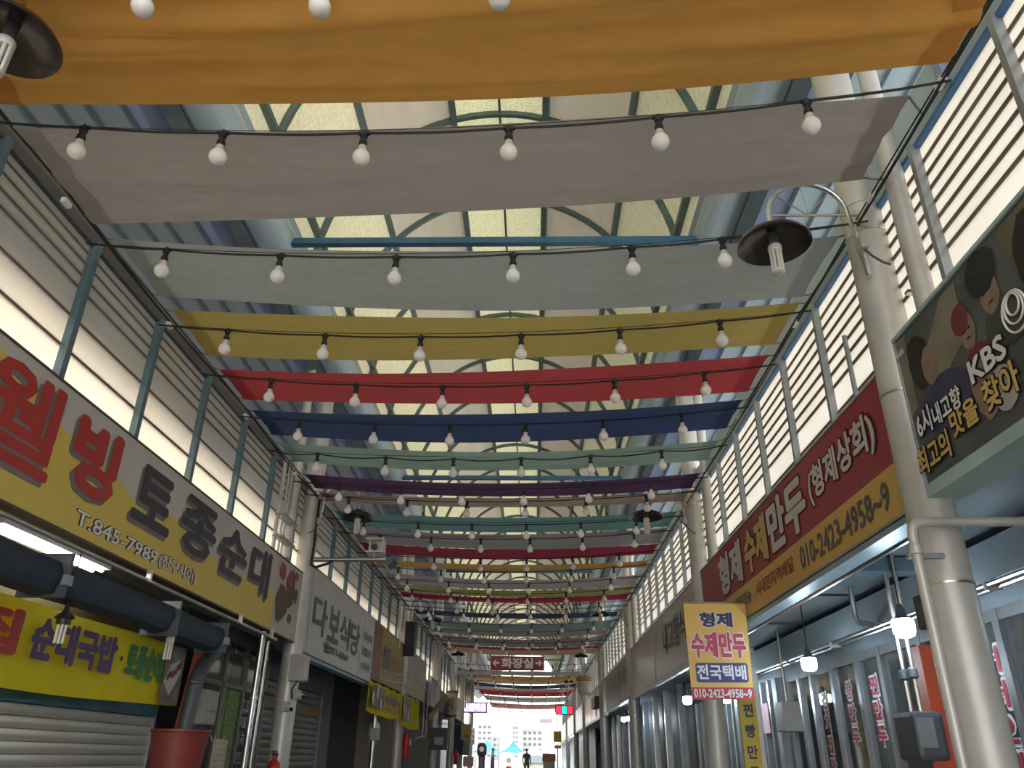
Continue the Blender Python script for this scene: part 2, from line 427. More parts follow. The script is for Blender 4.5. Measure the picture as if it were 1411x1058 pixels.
# ================================================================== cloth banners
def cloth(name, c, tr=0.35): return sheet('cloth_'+name, c, tr, 0.05, 7, tuple(min(1, v*1.15) for v in c), 0.25, (1, 4, 1))
BAN = [  # y0, y1, words, colour, wrinkle
 (1.50, 2.36, 'wide orange', (0.62, 0.32, 0.09), .030), (2.55, 3.20, 'mauve grey', (0.46, 0.41, 0.41), .011),
 (3.36, 3.98, 'pale blue-grey', (0.46, 0.50, 0.51), .006), (4.16, 4.76, 'mustard yellow', (0.58, 0.46, 0.16), .004),
 (4.87, 5.50, 'bright red', (0.58, 0.10, 0.115), .004), (5.66, 6.20, 'navy blue', (0.07, 0.10, 0.24), .006),
 (6.38, 6.84, 'mint green', (0.36, 0.49, 0.46), .005), (7.24, 7.66, 'dark purple', (0.14, 0.07, 0.17), .005),
 (7.80, 8.14, 'dusty pink', (0.46, 0.35, 0.33), .005), (8.50, 9.14, 'teal', (0.20, 0.36, 0.40), .006),
 (9.20, 9.90, 'lilac grey', (0.36, 0.34, 0.39), .006), (9.95, 10.5, 'dark crimson', (0.36, 0.06, 0.10), .006),
 (10.88, 11.32, 'amber', (0.62, 0.36, 0.15), .006), (11.8, 12.58, 'silvery lilac', (0.48, 0.45, 0.50), .006),
 (12.65, 13.25, 'olive', (0.46, 0.41, 0.20), .006), (13.3, 13.8, 'rose red', (0.52, 0.06, 0.13), .006),
 (15.03, 15.6, 'deep navy', (0.08, 0.10, 0.22), .006), (16.1, 17.1, 'dull teal', (0.25, 0.38, 0.42), .006),
 (17.27, 17.96, 'brownish mauve', (0.40, 0.32, 0.35), .006), (18.42, 19.1, 'plum grey', (0.36, 0.28, 0.33), .006),
 (19.15, 19.8, 'slate teal', (0.28, 0.36, 0.40), .006), (19.85, 20.35, 'wine red', (0.42, 0.06, 0.10), .006),
 (20.4, 21.5, 'tan', (0.58, 0.42, 0.34), .006),
 (26.0, 27.4, 'pale peach', (0.66, 0.54, 0.46), .008), (27.5, 29.0, 'far orange', (0.66, 0.38, 0.14), .008),
 (29.1, 30.5, 'cream', (0.66, 0.58, 0.50), .008), (30.6, 32.4, 'far navy', (0.10, 0.10, 0.22), .008),
 (32.6, 34.0, 'pale pink', (0.66, 0.50, 0.46), .008), (34.1, 37.0, 'far red', (0.58, 0.07, 0.09), .010),
 (37.5, 41.0, 'far mint', (0.52, 0.58, 0.56), .010), (42.3, 47.0, 'far salmon pink', (0.66, 0.34, 0.32), .012)]
BX = 1.925
ENDS = {0: (1.62, 2.38, 1.38, 2.14), 1: (2.48, 3.15, 2.42, 2.93), 2: (3.33, 3.93, 3.28, 3.88), 3: (4.09, 4.68, 3.94, 4.44), 4: (4.90, 5.42, 4.60, 5.16), 5: (5.62, 6.16, 5.30, 5.88)}
def banner(i, y0, y1, words, colr, wr):
    t = thing('fabric_banner', words+' cloth banner slung across the market aisle', 'banner', (0, (y0+y1)/2, 4.03), 'cloth banners slung across the aisle')
    mat = cloth(words.replace(' ', '_'), colr)
    sag = random.uniform(.07, .10); ph = [random.uniform(0, 6.28) for _ in range(6)]
    l0, l1, r0, r1 = ENDS.get(i, (y0*.98+.10, y1*.98+.10, y0*.98-.10, y1*.98-.10))
    zl, zr = (4.05, 4.0) if i > 1 else ((4.03, 3.95), (4.0, 4.07))[i]
    nx, ny = 48, 44 if wr > .012 else 16
    def P(x, v, dz=0.0):
        s = x/BX; h = (s+1)/2
        pull = .010*sin(pi*v)*(s**8)            # ends drawn in between the corner ties
        xx = x - math.copysign(pull, x)
        zz = zl+(zr-zl)*h - sag*(1-s*s)*(1+.12*sin(ph[0]+2*v))
        zz += wr*(sin(v*15+ph[1]+1.3*s+.8*sin(2.2*s+ph[2]))+.6*sin(v*31+ph[3]-1.7*s)+.35*sin(v*9+ph[4]+3*s))*(.55+.45*abs(s))*min(1, 6*v, 6*(1-v))
        zz -= .03*sin(pi*v)*(1-s*s)             # belly between the two edges
        ya, yb = l0+(r0-l0)*h, l1+(r1-l1)*h
        return (xx, ya+(yb-ya)*v+.012*sin(3*s+ph[5])*(1 if v > .5 else -1), zz+dz)
    m = MB()
    for j in range(ny+1):
        for k in range(nx+1): m.v.append(P(-BX+2*BX*k/nx, j/ny))
    for j in range(ny):
        for k in range(nx):
            a = j*(nx+1)+k; m.f.append((a, a+1, a+nx+2, a+nx+1))
    m.build('cloth', mat, t, smooth=True)
    for s in (-1, 1):
        m = MB(); n = 6
        for j in range(n+1):
            m.v.append(P(s*BX, j/n, -.003)); m.v.append(P(s*(BX-.11), j/n, -.003))
        for j in range(n): a = 2*j; m.f.append((a, a+1, a+3, a+2))
        m.build('hem', mat, t, smooth=True)
        for v in (0.02, .98):
            p = Vector(P(s*BX, v)); q = Vector((s*1.99, p.y+random.uniform(-.05, .05), 4.07 if s < 0 else 4.02))
            MB().tube([p, (p+q)/2+Vector((0, 0, -.004)), q], .005, 5).build('corner_tie', ROPE, t)
for i, b in enumerate(BAN): banner(i, *b)

# ================================================================== strings of bulbs
def bulb_proto():
    t = thing('light_bulb', 'x', 'bulb', (0, 0, 0))
    g = MB().lathe((0, 0, 0), [(.014, -.082), (.0155, -.092), (.022, -.100), (.033, -.115), (.0375, -.130), (.0355, -.145), (.027, -.158), (.013, -.166), (0.0, -.168)][::-1], 14).build('globe', BULBW, t, True)
    MB().lathe((0, 0, 0), [(.0165, -.094), (.0185, -.086), (.016, -.074), (.014, -.070)], 12).build('collar', BULBN, g, True)
    s = MB().lathe((0, 0, 0), [(.0155, -.074), (.018, -.070), (.018, -.050), (.013, -.046), (.013, -.028), (.017, -.024), (.017, -.010), (.008, -.004), (.008, .012)], 10).build('socket', BLACK, t, True)
    MB().box(-.024, .024, -.008, .008, -.008, .004).build('wire_clip', BLACK, s)
    return t
proto = bulb_proto(); used = False
ROWN = ['front', 'second', 'third', 'fourth', 'fifth', 'sixth', 'seventh', 'eighth', 'ninth', 'tenth', 'eleventh', 'twelfth', 'thirteenth', 'fourteenth', 'fifteenth', 'sixteenth', 'seventeenth', 'eighteenth', 'nineteenth', 'twentieth', 'twenty-first', 'twenty-second', 'twenty-third', 'twenty-fourth', 'twenty-fifth', 'twenty-sixth', 'twenty-seventh', 'twenty-eighth', 'twenty-ninth', 'thirtieth', 'thirty-first', 'thirty-second', 'thirty-third', 'thirty-fourth', 'thirty-fifth']
STR = [1.73, 2.44, 3.30, 4.16, 4.89, 5.64, 6.39, 7.2, 7.59, 8.47, 9.17, 10.16, 11.0, 11.74, 12.45, 12.97, 13.53, 14.06, 14.63, 15.62, 16.69, 17.78, 18.41, 19.08, 23.2, 24.8, 26.6, 28.4, 30.3, 32.4, 34.6, 37, 39.5, 42, 45]
for i, y in enumerate(STR):
    row = ROWN[i]; y *= .99
    a0 = random.uniform(-.02, .02); sg = random.uniform(.06, .08); tl = random.uniform(.0, .012); scal = .02 if i == 6 else .006
    off = random.uniform(-.04, .04)
    bx = [-1.53+off+.602*k+random.uniform(-.012, .012) for k in range(6)]
    if i == 2: bx[5] = 1.29          # hangs clear of the nearest lamp dish
    def wz(x): return 3.885+a0+sg*(x/1.95)**2+tl*x/1.95
    def wy(x): return y-.035*x-.025*x*x
    tw = thing('light_string', 'black festoon cable carrying the '+row+' row of bulbs across the aisle', 'cable', (0, y, 4.05), 'festoon cables across the aisle')
    pts = []
    xs = [-1.99]+bx+[1.99]
    for a, b in zip(xs, xs[1:]):
        for q in range(6):
            x = a+(b-a)*q/6; pts.append((x, wy(x), wz(x)-scal*sin(pi*q/6)))
    pts.append((1.99, wy(1.99), wz(1.99)))
    MB().tube(pts, .006 if i < 8 else .0055, 5).build('cable', WIRE, tw)
    MB().tube([(-1.99+3.98*k/12, wy(-1.99+3.98*k/12)+.012, wz(-1.99+3.98*k/12)+.022*(1-((k-6)/6)**2)+.006) for k in range(13)], .0025, 4).build('support_wire', WIRE, tw)
    for k, x in enumerate(bx):
        lab = 'white globe bulb, %s from the left in the %s row of bulbs' % (ORD[k], row)
        if not used: proto.location = (x, wy(x), wz(x)); proto['label'] = lab; proto['group'] = 'festoon bulbs'; used = True
        else: copy_thing(proto, (x, wy(x), wz(x)), lab, 'festoon bulbs')
# --- bundled cables along both sides, at the banner ends
for s, nm in ((-1, 'left'), (1, 'right')):
    t = thing('cable_bundle', 'bundle of steel and black cables running along the %s banner ends' % nm, 'cable', (s*2.0, 1, 4.0), 'side cables')
    for k in range(4):
        pts = []; ph = random.uniform(0, 6)
        for q in range(150):
            y = 1.0+.31*q
            pts.append((s*(1.99-.012*k)+.008*sin(y*2.1+ph), y, (4.07 if s < 0 else 4.02)-.012*k-abs(sin(y*1.2+ph))*.025*(k % 2)))
        MB().tube(pts, (.007, .0045, .004, .006)[k], 5).build('strand', WIRE if k else ROPE, t)
    for y in (2.25, 2.95, 4.15, 5.6, 7.0):
        MB().chamfer(s*1.97-.014, s*1.97+.014, y, y+.06, 3.98, 4.01, .006).build('connector', WHITE, t)

# ================================================================== columns with lamps
RC = [3.22, 7.85, 13.95, 20.1, 27.3, 33.4, 41.6]
LC = [1.75, 7.92, 14.68, 20.03, 24.2, 27.45, 31.8]
CXX = 2.03
NEAR = ['nearest', 'second', 'third', 'fourth', 'fifth', 'sixth', 'seventh', 'eighth']
def column(s, y, n):
    nm = 'left' if s < 0 else 'right'
    t = thing('steel_column', 'round grey steel column, %s along the %s side' % (NEAR[n], nm), 'column', (s*CXX, y, floorz(y)), 'arcade columns')
    MB().lathe((s*CXX, y, 0), [(.098, floorz(y)), (.098, 5.3)], 28).build('shaft', GALV, t, True)
    for z in (2.20, 3.05, 3.93, 4.10):
        MB().lathe((s*CXX, y, z), [(.099, -.006), (.102, -.005), (.102, .005), (.099, .006)], 28).build('band', STEEL, t, True)
    if n == 0 and s < 0: return t
    p = thing('drain_pipe', 'pale drain pipe just before the %s column on the %s side' % (NEAR[n], nm), 'pipe', (s*2.03, y-.36, 3.24), 'drain pipes')
    yy = y-.36 if n == 0 else y-.62
    MB().tube([(s*2.03, yy, 3.24), (s*2.03, yy, 5.3)], .045, 16).build('pipe', GALV, p, True)
    MB().box(min(s*1.98, s*2.08), max(s*1.98, s*2.08), yy+.03, yy+.06, 3.40, 3.415).build('bracket', STEEL, p)
    return t
for n, y in enumerate(RC): column(1, y, n)
for n, y in enumerate(LC): column(-1, y, n)

def street_lamp(s, y, n, side):
    cx = s*1.711; rr = .193; zc = 3.992
    t = thing('bracket_lamp', 'dark dish lamp on a curved steel bracket, %s column on the %s' % (NEAR[n], side), 'lamp', (s*2.052, y, 3.746), 'bracket lamps on the columns')
    pts = [(s*(1.711+rr+.04), y, 3.634), (s*(1.711+rr+.004), y, zc-.04)]
    for k in range(17):
        a = pi*k/16; pts.append((cx+s*rr*cos(a), y, zc+.005+rr*sin(a)))
    pts += [(s*(1.711-rr), y, 3.903)]
    ar = MB().tube(pts, .0135, 10).build('arm', STEEL, t, True)
    MB().tube([(s*(1.711-rr), y, zc), (s*1.952, y, zc)], .007, 8).build('brace', STEEL, ar)
    MB().tube([(s*1.918, y, 3.813), (s*1.952, y, 3.813)], .007, 8).build('lug', STEEL, ar)
    for a in (50, 95, 140):
        a = radians(a); MB().tube([(cx, y, zc), (cx+s*rr*cos(a), y, zc+rr*sin(a))], .003, 5).build('spoke', STEEL, ar)
    lx = s*(1.711-rr)
    sh = MB().lathe((lx, y, 0), [(.031, 3.908), (.034, 3.897), (.05, 3.886), (.112, 3.871), (.157, 3.849), (.175, 3.822), (.177, 3.813), (.168, 3.818), (.151, 3.840), (.11, 3.862), (.05, 3.876), (.02, 3.880)], 32).build('shade', LAMPD, t, True)
    MB().lathe((lx, y, 0), [(.022, 3.880), (.022, 3.808)], 14).build('socket', GREYD, sh, True)
    cf = MB().lathe((lx, y, 0), [(.030, 3.808), (.033, 3.802), (.033, 3.780), (.029, 3.774)], 16).build('bulb_base', CFLW, t, True)
    for k in range(8):
        a = 2*pi*k/8; MB().tube([(lx+.024*cos(a), y+.024*sin(a), 3.777), (lx+.024*cos(a), y+.024*sin(a), 3.662)], .0075, 6).build('bulb_tube', CFLW, cf)
    MB().lathe((lx, y, 0), [(.031, 3.663), (.030, 3.654), (.018, 3.646), (0, 3.645)], 16).build('bulb_cap', CFLW, cf, True)
    bx = MB().chamfer(s*1.901-.02, s*1.901+.02, y-.11, y-.05, 3.724, 3.791, .006).build('junction_box', BOXG, t)
    MB().tube([(s*1.907, y-.085, 3.724), (s*1.924, y-.10, 3.679), (s*1.963, y-.11, 3.634), (s*1.996, y-.108, 3.623)], .006, 6).build('conduit', GREYD, bx)
for n in (0, 1, 2, 3, 4): street_lamp(1, RC[n]-(.11 if n == 0 else 0), n, 'right')
for n in (0, 1, 2, 3, 4): street_lamp(-1, LC[n]+(.12 if n == 0 else 0), n, 'left')

# ================================================================== fascia signs, left
SW = solid('sign_white', (0.56, 0.53, 0.49), 0.45, 0, 0.05, 3)
SY = solid('sign_yellow', (0.70, 0.53, 0.10), 0.45, 0, 0.06, 90)
SRED = solid('letter_red', (0.45, 0.035, 0.03), 0.45, 0, 0.06, 5)
SGREY = solid('letter_charcoal', (0.050, 0.045, 0.055), 0.45, 0, 0.08, 5)
SSHA = solid('letter_shadow', (0.20, 0.17, 0.16), 0.5, 0, 0.08, 5)
SBROWN = solid('sausage_brown', (0.12, 0.055, 0.045), 0.5, 0, 0.35, 30)
SMEAT = solid('meat_red', (0.34, 0.05, 0.05), 0.5, 0, 0.3, 30)
SEDGE = solid('sign_edge_brown', (0.10, 0.07, 0.045), 0.5, 0.2, 0.2, 6)
INKP = solid('ink_purple', (0.10, 0.05, 0.16), 0.5, 0, 0.1, 5)
INKG = solid('ink_green', (0.02, 0.20, 0.06), 0.5, 0, 0.1, 5)
LW = solid('letter_white', (0.78, 0.76, 0.74), 0.45, 0, 0.04, 5)
def sign_box(name, label, side, y0, y1, z0, z1, face, xf=2.0, th=.085, edge=SEDGE):
    s = -1 if side == 'L' else 1
    t = thing(name, label, 'sign', (s*(xf+th/2), (y0+y1)/2, z0))
    a, b = sorted((s*xf, s*(xf+th)))
    MB().box(a, b, y0, y1, z0, z1).build('panel', face, t)
    e = .012; c, dd = sorted((s*(xf-.006), s*(xf+th)))
    MB().box(c, dd, y0, y1, z0-e, z0).build('frame_bottom', edge, t); MB().box(c, dd, y0, y1, z1, z1+e).build('frame_top', edge, t)
    MB().box(c, dd, y0-e, y0, z0-e, z1+e).build('frame_end', edge, t); MB().box(c, dd, y1, y1+e, z0-e, z1+e).build('frame_end', edge, t)
    return t
def put(t, side, body, y0, y1, z0, z1, mat, bold=.03, lift=.006, xf=2.0, shadow=None, space=1.0):
    s = -1 if side == 'L' else 1
    c = (s*xf, (y0+y1)/2, (z0+z1)/2)
    if shadow: lettering(body, side, (c[0], c[1]-.025*(1 if side == 'L' else -1), c[2]-.03), y1-y0, z1-z0, shadow, t, bold, lift*.6, name='letter_shadow')
    return lettering(body, side, c, y1-y0, z1-z0, mat, t, bold, lift, space=space)
t = sign_box('shop_sign', 'long yellow and white shop sign with red and charcoal Korean letters', 'L', -.8, 7.84, 2.545, 3.205, SW)
bd = [(-.8, 3.2), (2.5, 3.19), (2.9, 3.15), (3.2, 3.08), (3.42, 3.01), (3.7, 2.965), (4.07, 2.945), (4.29, 2.875), (4.5, 2.90), (4.81, 2.935), (5.2, 2.88), (5.63, 2.84), (6.3, 2.84), (7.04, 2.885)]
flat(t, 'L', [(-.8, 2.548), (7.04, 2.548)]+bd[::-1], .0015, -2.0, SY, 'yellow_print')
for ch, a, b, z0, z1, c in (('웰', 2.90, 3.47, 2.70, 3.165, SRED), ('빙', 3.60, 4.06, 2.755, 3.16, SRED), ('토', 4.28, 4.80, 2.78, 3.13, SGREY), ('종', 4.93, 5.55, 2.77, 3.15, SGREY), ('순', 5.62, 6.24, 2.77, 3.14, SGREY), ('대', 6.32, 6.84, 2.765, 3.16, SGREY)):
    put(t, 'L', ch, a, b, z0, z1, c, .022 if ch == '웰' else .045 if c is SRED else .035, .006, shadow=SSHA)
for body, a, b in (('T.845-7989', 3.78, 4.72), ('(친구사이)', 4.75, 5.33)):
    z0, z1 = (2.595, 2.675) if body[0] == 'T' else (2.585, 2.685)
    lettering(body, 'L', (-2.0, (a+b)/2, (z0+z1)/2), (b-a)*1.02, (z1-z0)*1.12, SGREY, t, .075, .003, name='letter_outline')
    lettering(body, 'L', (-2.0, (a+b)/2, (z0+z1)/2), b-a, z1-z0, LW, t, .012, .006)
flat(t, 'L', [(7.04, 2.55), (7.83, 2.55), (7.83, 3.2), (7.04, 3.2)], .002, -2.0, solid('sign_photo_ground', (0.50, 0.46, 0.41), .45), 'photo_print')
FO = 0
for cy, cz, ry, rz, mt in ((7.18, 3.09, .10, .08, SMEAT), (7.47, 2.99, .15, .17, SBROWN), (7.44, 3.07, .09, .08, SMEAT), (7.25, 2.81, .17, .17, SBROWN), (7.66, 2.95, .06, .07, SBROWN), (7.62, 3.13, .06, .04, SMEAT), (7.55, 2.72, .06, .045, SBROWN)):
    flat(t, 'L', disc(18, cy, cz, ry, rz, .13), .004+.001*FO, -2.0, mt, 'food_print'); FO += 1

t = sign_box('shop_sign', 'pale grey shop sign with four spaced charcoal letters and phone number', 'L', 8.02, 11.72, 2.50, 3.36, solid('sign_pale', (0.60, 0.58, 0.56), .45, 0, .04), edge=GREYM)
for ch, a, b in (('다', 8.36, 8.98), ('보', 9.05, 9.58), ('식', 9.62, 10.16), ('당', 10.20, 10.78)): put(t, 'L', ch, a, b, 2.72, 3.12, SSHA if 0 else solid('letter_grey', (.13, .115, .115), .5), .03)
put(t, 'L', '☎853-6869', 8.92, 10.2, 2.585, 2.70, SGREY, .025)
for z, body in ((3.05, '토종순대'), (2.85, '찹쌀순대'), (2.66, '순대국밥')): put(t, 'L', body, 10.98, 11.6, z-.055, z+.055, SGREY, .012)
MB().box(-2.001, -1.997, 10.86, 10.868, 2.52, 3.34).build('seam', GREYM, t); MB().box(-2.001, -1.997, 8.24, 8.248, 2.52, 3.34).build('seam', GREYM, t)

t = sign_box('shop_sign', 'brown and ochre shop sign with dark letters beyond the pale one', 'L', 11.76, 14.56, 2.56, 3.36, solid('sign_ochre', (0.42, 0.30, 0.10), .5, 0, .25, 5), edge=SEDGE)
flat(t, 'L', [(11.77, 2.57), (12.45, 2.57), (12.45, 3.35), (11.77, 3.35)], .002, -2.0, solid('sign_brick_red', (.24, .09, .06), .5, 0, .3, 12), 'photo_print')
put(t, 'L', '샘돌', 12.5, 13.3, 2.78, 3.12, SGREY, .03); put(t, 'L', '막창', 13.4, 14.2, 2.72, 3.08, solid('letter_pink_brown', (.42, .14, .09), .5), .03)
t = sign_box('shop_sign', 'blank tan metal fascia beside the ochre sign', 'L', 14.8, 17.8, 2.60, 3.38, solid('sign_tan', (0.36, 0.32, 0.25), .5, 0, .15, 4), edge=GREYM)
t = sign_box('shop_sign', 'far left dusty cream fascia near the grey cabinet', 'L', 18.9, 19.9, 2.60, 3.2, solid('sign_dust', (0.38, 0.34, 0.29), .5, 0, .2, 4), edge=GREYM)
t = sign_box('shop_sign', 'farthest peach fascia on the left before the opening', 'L', 24.4, 26.9, 2.62, 3.2, solid('sign_peach', (0.52, 0.40, 0.30), .5, 0, .12, 4), edge=GREYM)

# yellow banner under the first fascia
t = thing('hanging_banner', 'yellow shop banner with purple and green letters below the awning', 'banner', (-2.3, 4, 1.85))
YB = sheet('banner_yellow', (0.76, 0.64, 0.045), .12, .05, 4, None, .1)
def wob(y, v): return -2.30+.018*sin(y*2.3+v*2)+.01*sin(y*5.1)
m = MB(); NX, NZ = 44, 6
for j in range(NZ+1):
    for k in range(NX+1):
        y = 2.2+(6.03-2.2)*k/NX; v = j/NZ; z = 1.86+(2.26-1.86)*v-.03*(1-v)*sin(pi*k/NX); m.v.append((wob(y, v), y, z))
for j in range(NZ):
    for k in range(NX): a = j*(NX+1)+k; m.f.append((a, a+1, a+NX+2, a+NX+1))
m.build('cloth', YB, t, True)
for body, a, b, mt in (('집', 3.62, 4.02, SRED), ('순대국밥', 4.12, 5.02, INKP), ('·', 5.07, 5.11, INK), ('토종순대', 5.16, 5.70, INKG)):
    z0, z1 = (1.98, 2.20) if len(body) > 1 or body == '집' else (2.07, 2.10)
    lettering(body, 'L', (-2.272, (a+b)/2, (z0+z1)/2), b-a, z1-z0, mt, t, .055, 0.004)
flat(t, 'L', [(5.72, 1.862), (6.03, 1.862), (6.03, 2.26), (5.72, 2.26)], .004, -2.272, solid('photo_brown', (.20, .15, .12), .5, 0, .4, 12), 'photo_print')
flat(t, 'L', [(5.74, 2.0), (5.86, 1.92), (6.0, 2.08), (5.96, 2.17), (5.80, 2.12)], .006, -2.272, solid('photo_plate', (.55, .52, .48), .5), 'plate_print')
for q in range(9): flat(t, 'L', disc(10, 5.79+.022*q, 2.04+.012*q+random.uniform(-.02, .02),   .022, .022, .2), .008+.0007*q, -2.272, SBROWN if q % 2 else SMEAT, 'food_print')

# two small yellow menu banners hung from the ochre fascia
for y0, y1, z0, z1, nm in ((11.35, 14.1, 2.11, 2.50, 'first'), (14.2, 16.5, 2.03, 2.53, 'second')):
    t = thing('menu_banner', 'small yellow menu banner under the ochre fascia, %s from the front' % nm, 'banner', (-1.93, (y0+y1)/2, z0))
    m = MB(); n = 16
    for k in range(n+1):
        y = y0+(y1-y0)*k/n
        for q in range(4): v = q/3; m.v.append((-1.93+.03*sin(y*3.1)*(1-v), y, z0+(z1-z0)*v-.04*sin(pi*k/n)*(1-v)+.015*sin(y*9)*v))
    for k in range(n):
        for q in range(3): a = k*4+q; m.f.append((a, a+4, a+5, a+1))
    m.build('cloth', YB, t, True)
    ly = y1-y0
    flat(t, 'L', [(y0+.1, z0+.06), (y0+.42*ly, z0+.06), (y0+.42*ly, z1-.05), (y0+.1, z1-.05)], .034, -1.93, solid('photo_brown', (.2, .15, .12)), 'photo_print')
    for q in range(6): flat(t, 'L', disc(8, y0+.2+.055*ly*q, (z0+z1)/2+random.uniform(-.08, .08), .05, .09, .2), .036+.0007*q, -1.93, SBROWN if q % 2 else LW, 'food_print')
    if nm == 'first': flat(t, 'L', [(y0+.48*ly, z0+.18), (y0+.95*ly, z0+.18), (y0+.95*ly, z0+.27), (y0+.48*ly, z0+.27)], .034, -1.93, INKP, 'label_print')
    lettering('순대국밥', 'L', (-1.93, y0+.7*ly, z0+.11), .45*ly, .10, SRED, t, .03, .036)
    lettering('소머리', 'L', (-1.93, y0+.7*ly, z1-.07), .3*ly, .06, INKG, t, .02, .036)

# ================================================================== fascia signs, right
RRED = solid('sign_crimson', (0.36, 0.035, 0.05), 0.4, 0, 0.06, 3)
RYEL = solid('sign_amber', (0.68, 0.42, 0.10), 0.4, 0, 0.05, 3)
RPALE = solid('letter_pale', (0.66, 0.62, 0.58), 0.4, 0, 0.04, 5)
RGOLD = solid('letter_gold', (0.66, 0.48, 0.16), 0.4, 0, 0.04, 5)
t = sign_box('shop_sign', 'crimson and amber dumpling shop sign with pale letters', 'R', 3.36, 7.70, 2.555, 3.225, RRED, edge=GREYM)
flat(t, 'R', [(3.362, 2.557), (7.698, 2.557), (7.698, 2.79), (3.362, 2.79)], .002, 2.0, RYEL, 'amber_print')
for body, a, b, z0, z1, mt in (('(형제상회)', 3.50, 4.48, 2.90, 3.13, RPALE), ('만두', 4.56, 5.38, 2.83, 3.18, RPALE), ('수제', 5.42, 6.05, 2.83, 3.17, RGOLD), ('형제', 6.15, 6.95, 2.83, 3.17, RPALE)):
    c = (2.0, (a+b)/2, (z0+z1)/2)
    lettering(body, 'R', c, (b-a)*1.05, (z1-z0)*1.1, solid('letter_maroon', (.12, .012, .02), .5), t, .085, .003, name='letter_outline')
    lettering(body, 'R', c, b-a, z1-z0, mt, t, .05 if len(body) < 4 else .035, .006)
put(t, 'R', '010-2423-4958~9', 3.48, 4.80, 2.605, 2.745, solid('ink_slate', (.10, .10, .10), .5), .025)
put(t, 'R', '시내전지역배달', 4.93, 5.85, 2.635, 2.735, solid('letter_brick', (.30, .06, .05), .5), .02)
put(t, 'R', '배달가능', 5.98, 6.5, 2.635, 2.735, solid('ink_slate', (.1, .1, .1)), .02)
MET = solid('sign_brushed', (0.60, 0.55, 0.55), 0.3, 0.15, 0.06, 20, stretch=(1, 1, .1))
for y0, y1, nm, mt, txt in ((7.97, 11.1, 'brushed metal fascia with dark painted letters behind the hanging banner', MET, '내고향식당'), (11.14, 13.82, 'plain brushed metal fascia next to the lettered one', MET, None),
        (14.08, 18.9, 'olive brown fascia with faded letters on the right', solid('sign_olive', (.24, .20, .10), .45, .1, .2, 4), '안흥찐빵'), (18.95, 19.96, 'lilac grey fascia just beyond the olive one', MET, None),
        (20.24, 27.15, 'lilac grey fascia with a small dark box before it', MET, None), (27.45, 33.25, 'white fascia of two panels far down the right side', solid('sign_lilac', (.62, .58, .62), .3, .2, .04), None),
        (33.55, 41.4, 'bright white fascia farther along the right side', solid('sign_lilac', (.6, .6, .6)), None), (42.0, 52, 'distant white fascia behind the red and green signals', solid('sign_lilac', (.6, .6, .6)), None), (54, 72, 'farthest grey striped fascia on the right', MET, None)):
    t = sign_box('shop_sign', nm, 'R', y0, y1, 2.50, 3.22, mt, edge=GREYM)
    for q in range(1, int((y1-y0)/1.8)): MB().box(1.994, 2.0, y0+1.8*q, y0+1.8*q+.02, 2.51, 3.21).build('seam', GREYD, t)
    if txt: put(t, 'R', txt, y0+.3, y1-.8, 2.72, 3.08, solid('letter_ghost', (.14, .13, .16), .5), .02)
    if mt is MET or y0 > 27: MB().box(1.994, 2.04, y0, y1, 2.44, 2.488).build('light_strip', solid('strip_pale', (.6, .7, .72), .4), t)

# dark photo signboard nearest on the right
t = thing('photo_signboard', 'dark photo signboard with white and gold letters, nearest on the right', 'sign', (1.79, 1.2, 2.44))
PD = solid('photo_dark', (0.075, 0.085, 0.08), 0.35, 0, 0.35, 4)
PF = solid('frame_mint', (0.42, 0.55, 0.52), 0.5, 0.2, 0.12, 6)
MB().box(1.75, 1.85, -.6, 2.66, 2.44, 3.02).build('panel', PD, t)
fr = MB().box(1.742, 1.87, -.6, 2.668, 2.395, 2.44).build('frame_bottom', PF, t)
MB().box(1.742, 1.87, -.6, 2.668, 3.02, 3.035).build('frame_top', PF, t); MB().box(1.744, 1.86, 2.66, 2.668, 2.40, 3.03).build('frame_end', GREYM, t)
FLESH = solid('print_skin', (.24, .165, .115), .45, 0, .15, 20); HAIR = solid('print_black', (.012, .012, .014), .45); COAT = solid('print_navy', (.035, .045, .10), .45, 0, .2, 8)
TAN = solid('print_tan', (.20, .18, .13), .45, 0, .25, 6); MAR = solid('print_maroon', (.16, .02, .03), .45)
X = 1.75
flat(t, 'R', [(2.30, 3.0), (2.20, 3.0), (2.22, 2.80), (2.42, 2.72), (2.50, 2.85)], .0015, X, TAN, 'photo_print')
flat(t, 'R', [(2.66, 3.01), (2.58, 3.01), (2.60, 2.72), (2.66, 2.70)], .0015, X, TAN, 'photo_print')
flat(t, 'R', [(1.95, 3.01), (1.0, 3.01), (1.0, 2.78), (1.9, 2.82)], .0015, X, solid('print_olive', (.12, .11, .06), .45, 0, .3, 5), 'photo_print')
for args in ((2.52, 2.86, .075, .10, HAIR, .002), (2.46, 2.82, .05, .075, FLESH, .003), (2.53, 2.92, .06, .05, HAIR, .004), (2.42, 2.66, .17, .10, COAT, .0025),
             (2.20, 2.81, .045, .065, FLESH, .003), (2.225, 2.865, .05, .055, MAR, .004), (2.18, 2.70, .07, .05, MAR, .0025),
             (2.045, 2.86, .05, .075, FLESH, .0035), (2.06, 2.94, .085, .075, HAIR, .004), (2.0, 2.74, .12, .08, solid('print_green', (.05, .06, .045), .45), .003), (1.80, 2.85, .10, .14, HAIR, .003),
             (2.19, 2.61, .07, .11, FLESH, .003), (2.10, 2.56, .07, .07, solid('print_cloth', (.40, .38, .36), .45), .0035)):
    cy, cz, ry, rz, mt, off = args; flat(t, 'R', disc(20, cy, cz, ry, rz, .05), off, X, mt, 'photo_print')
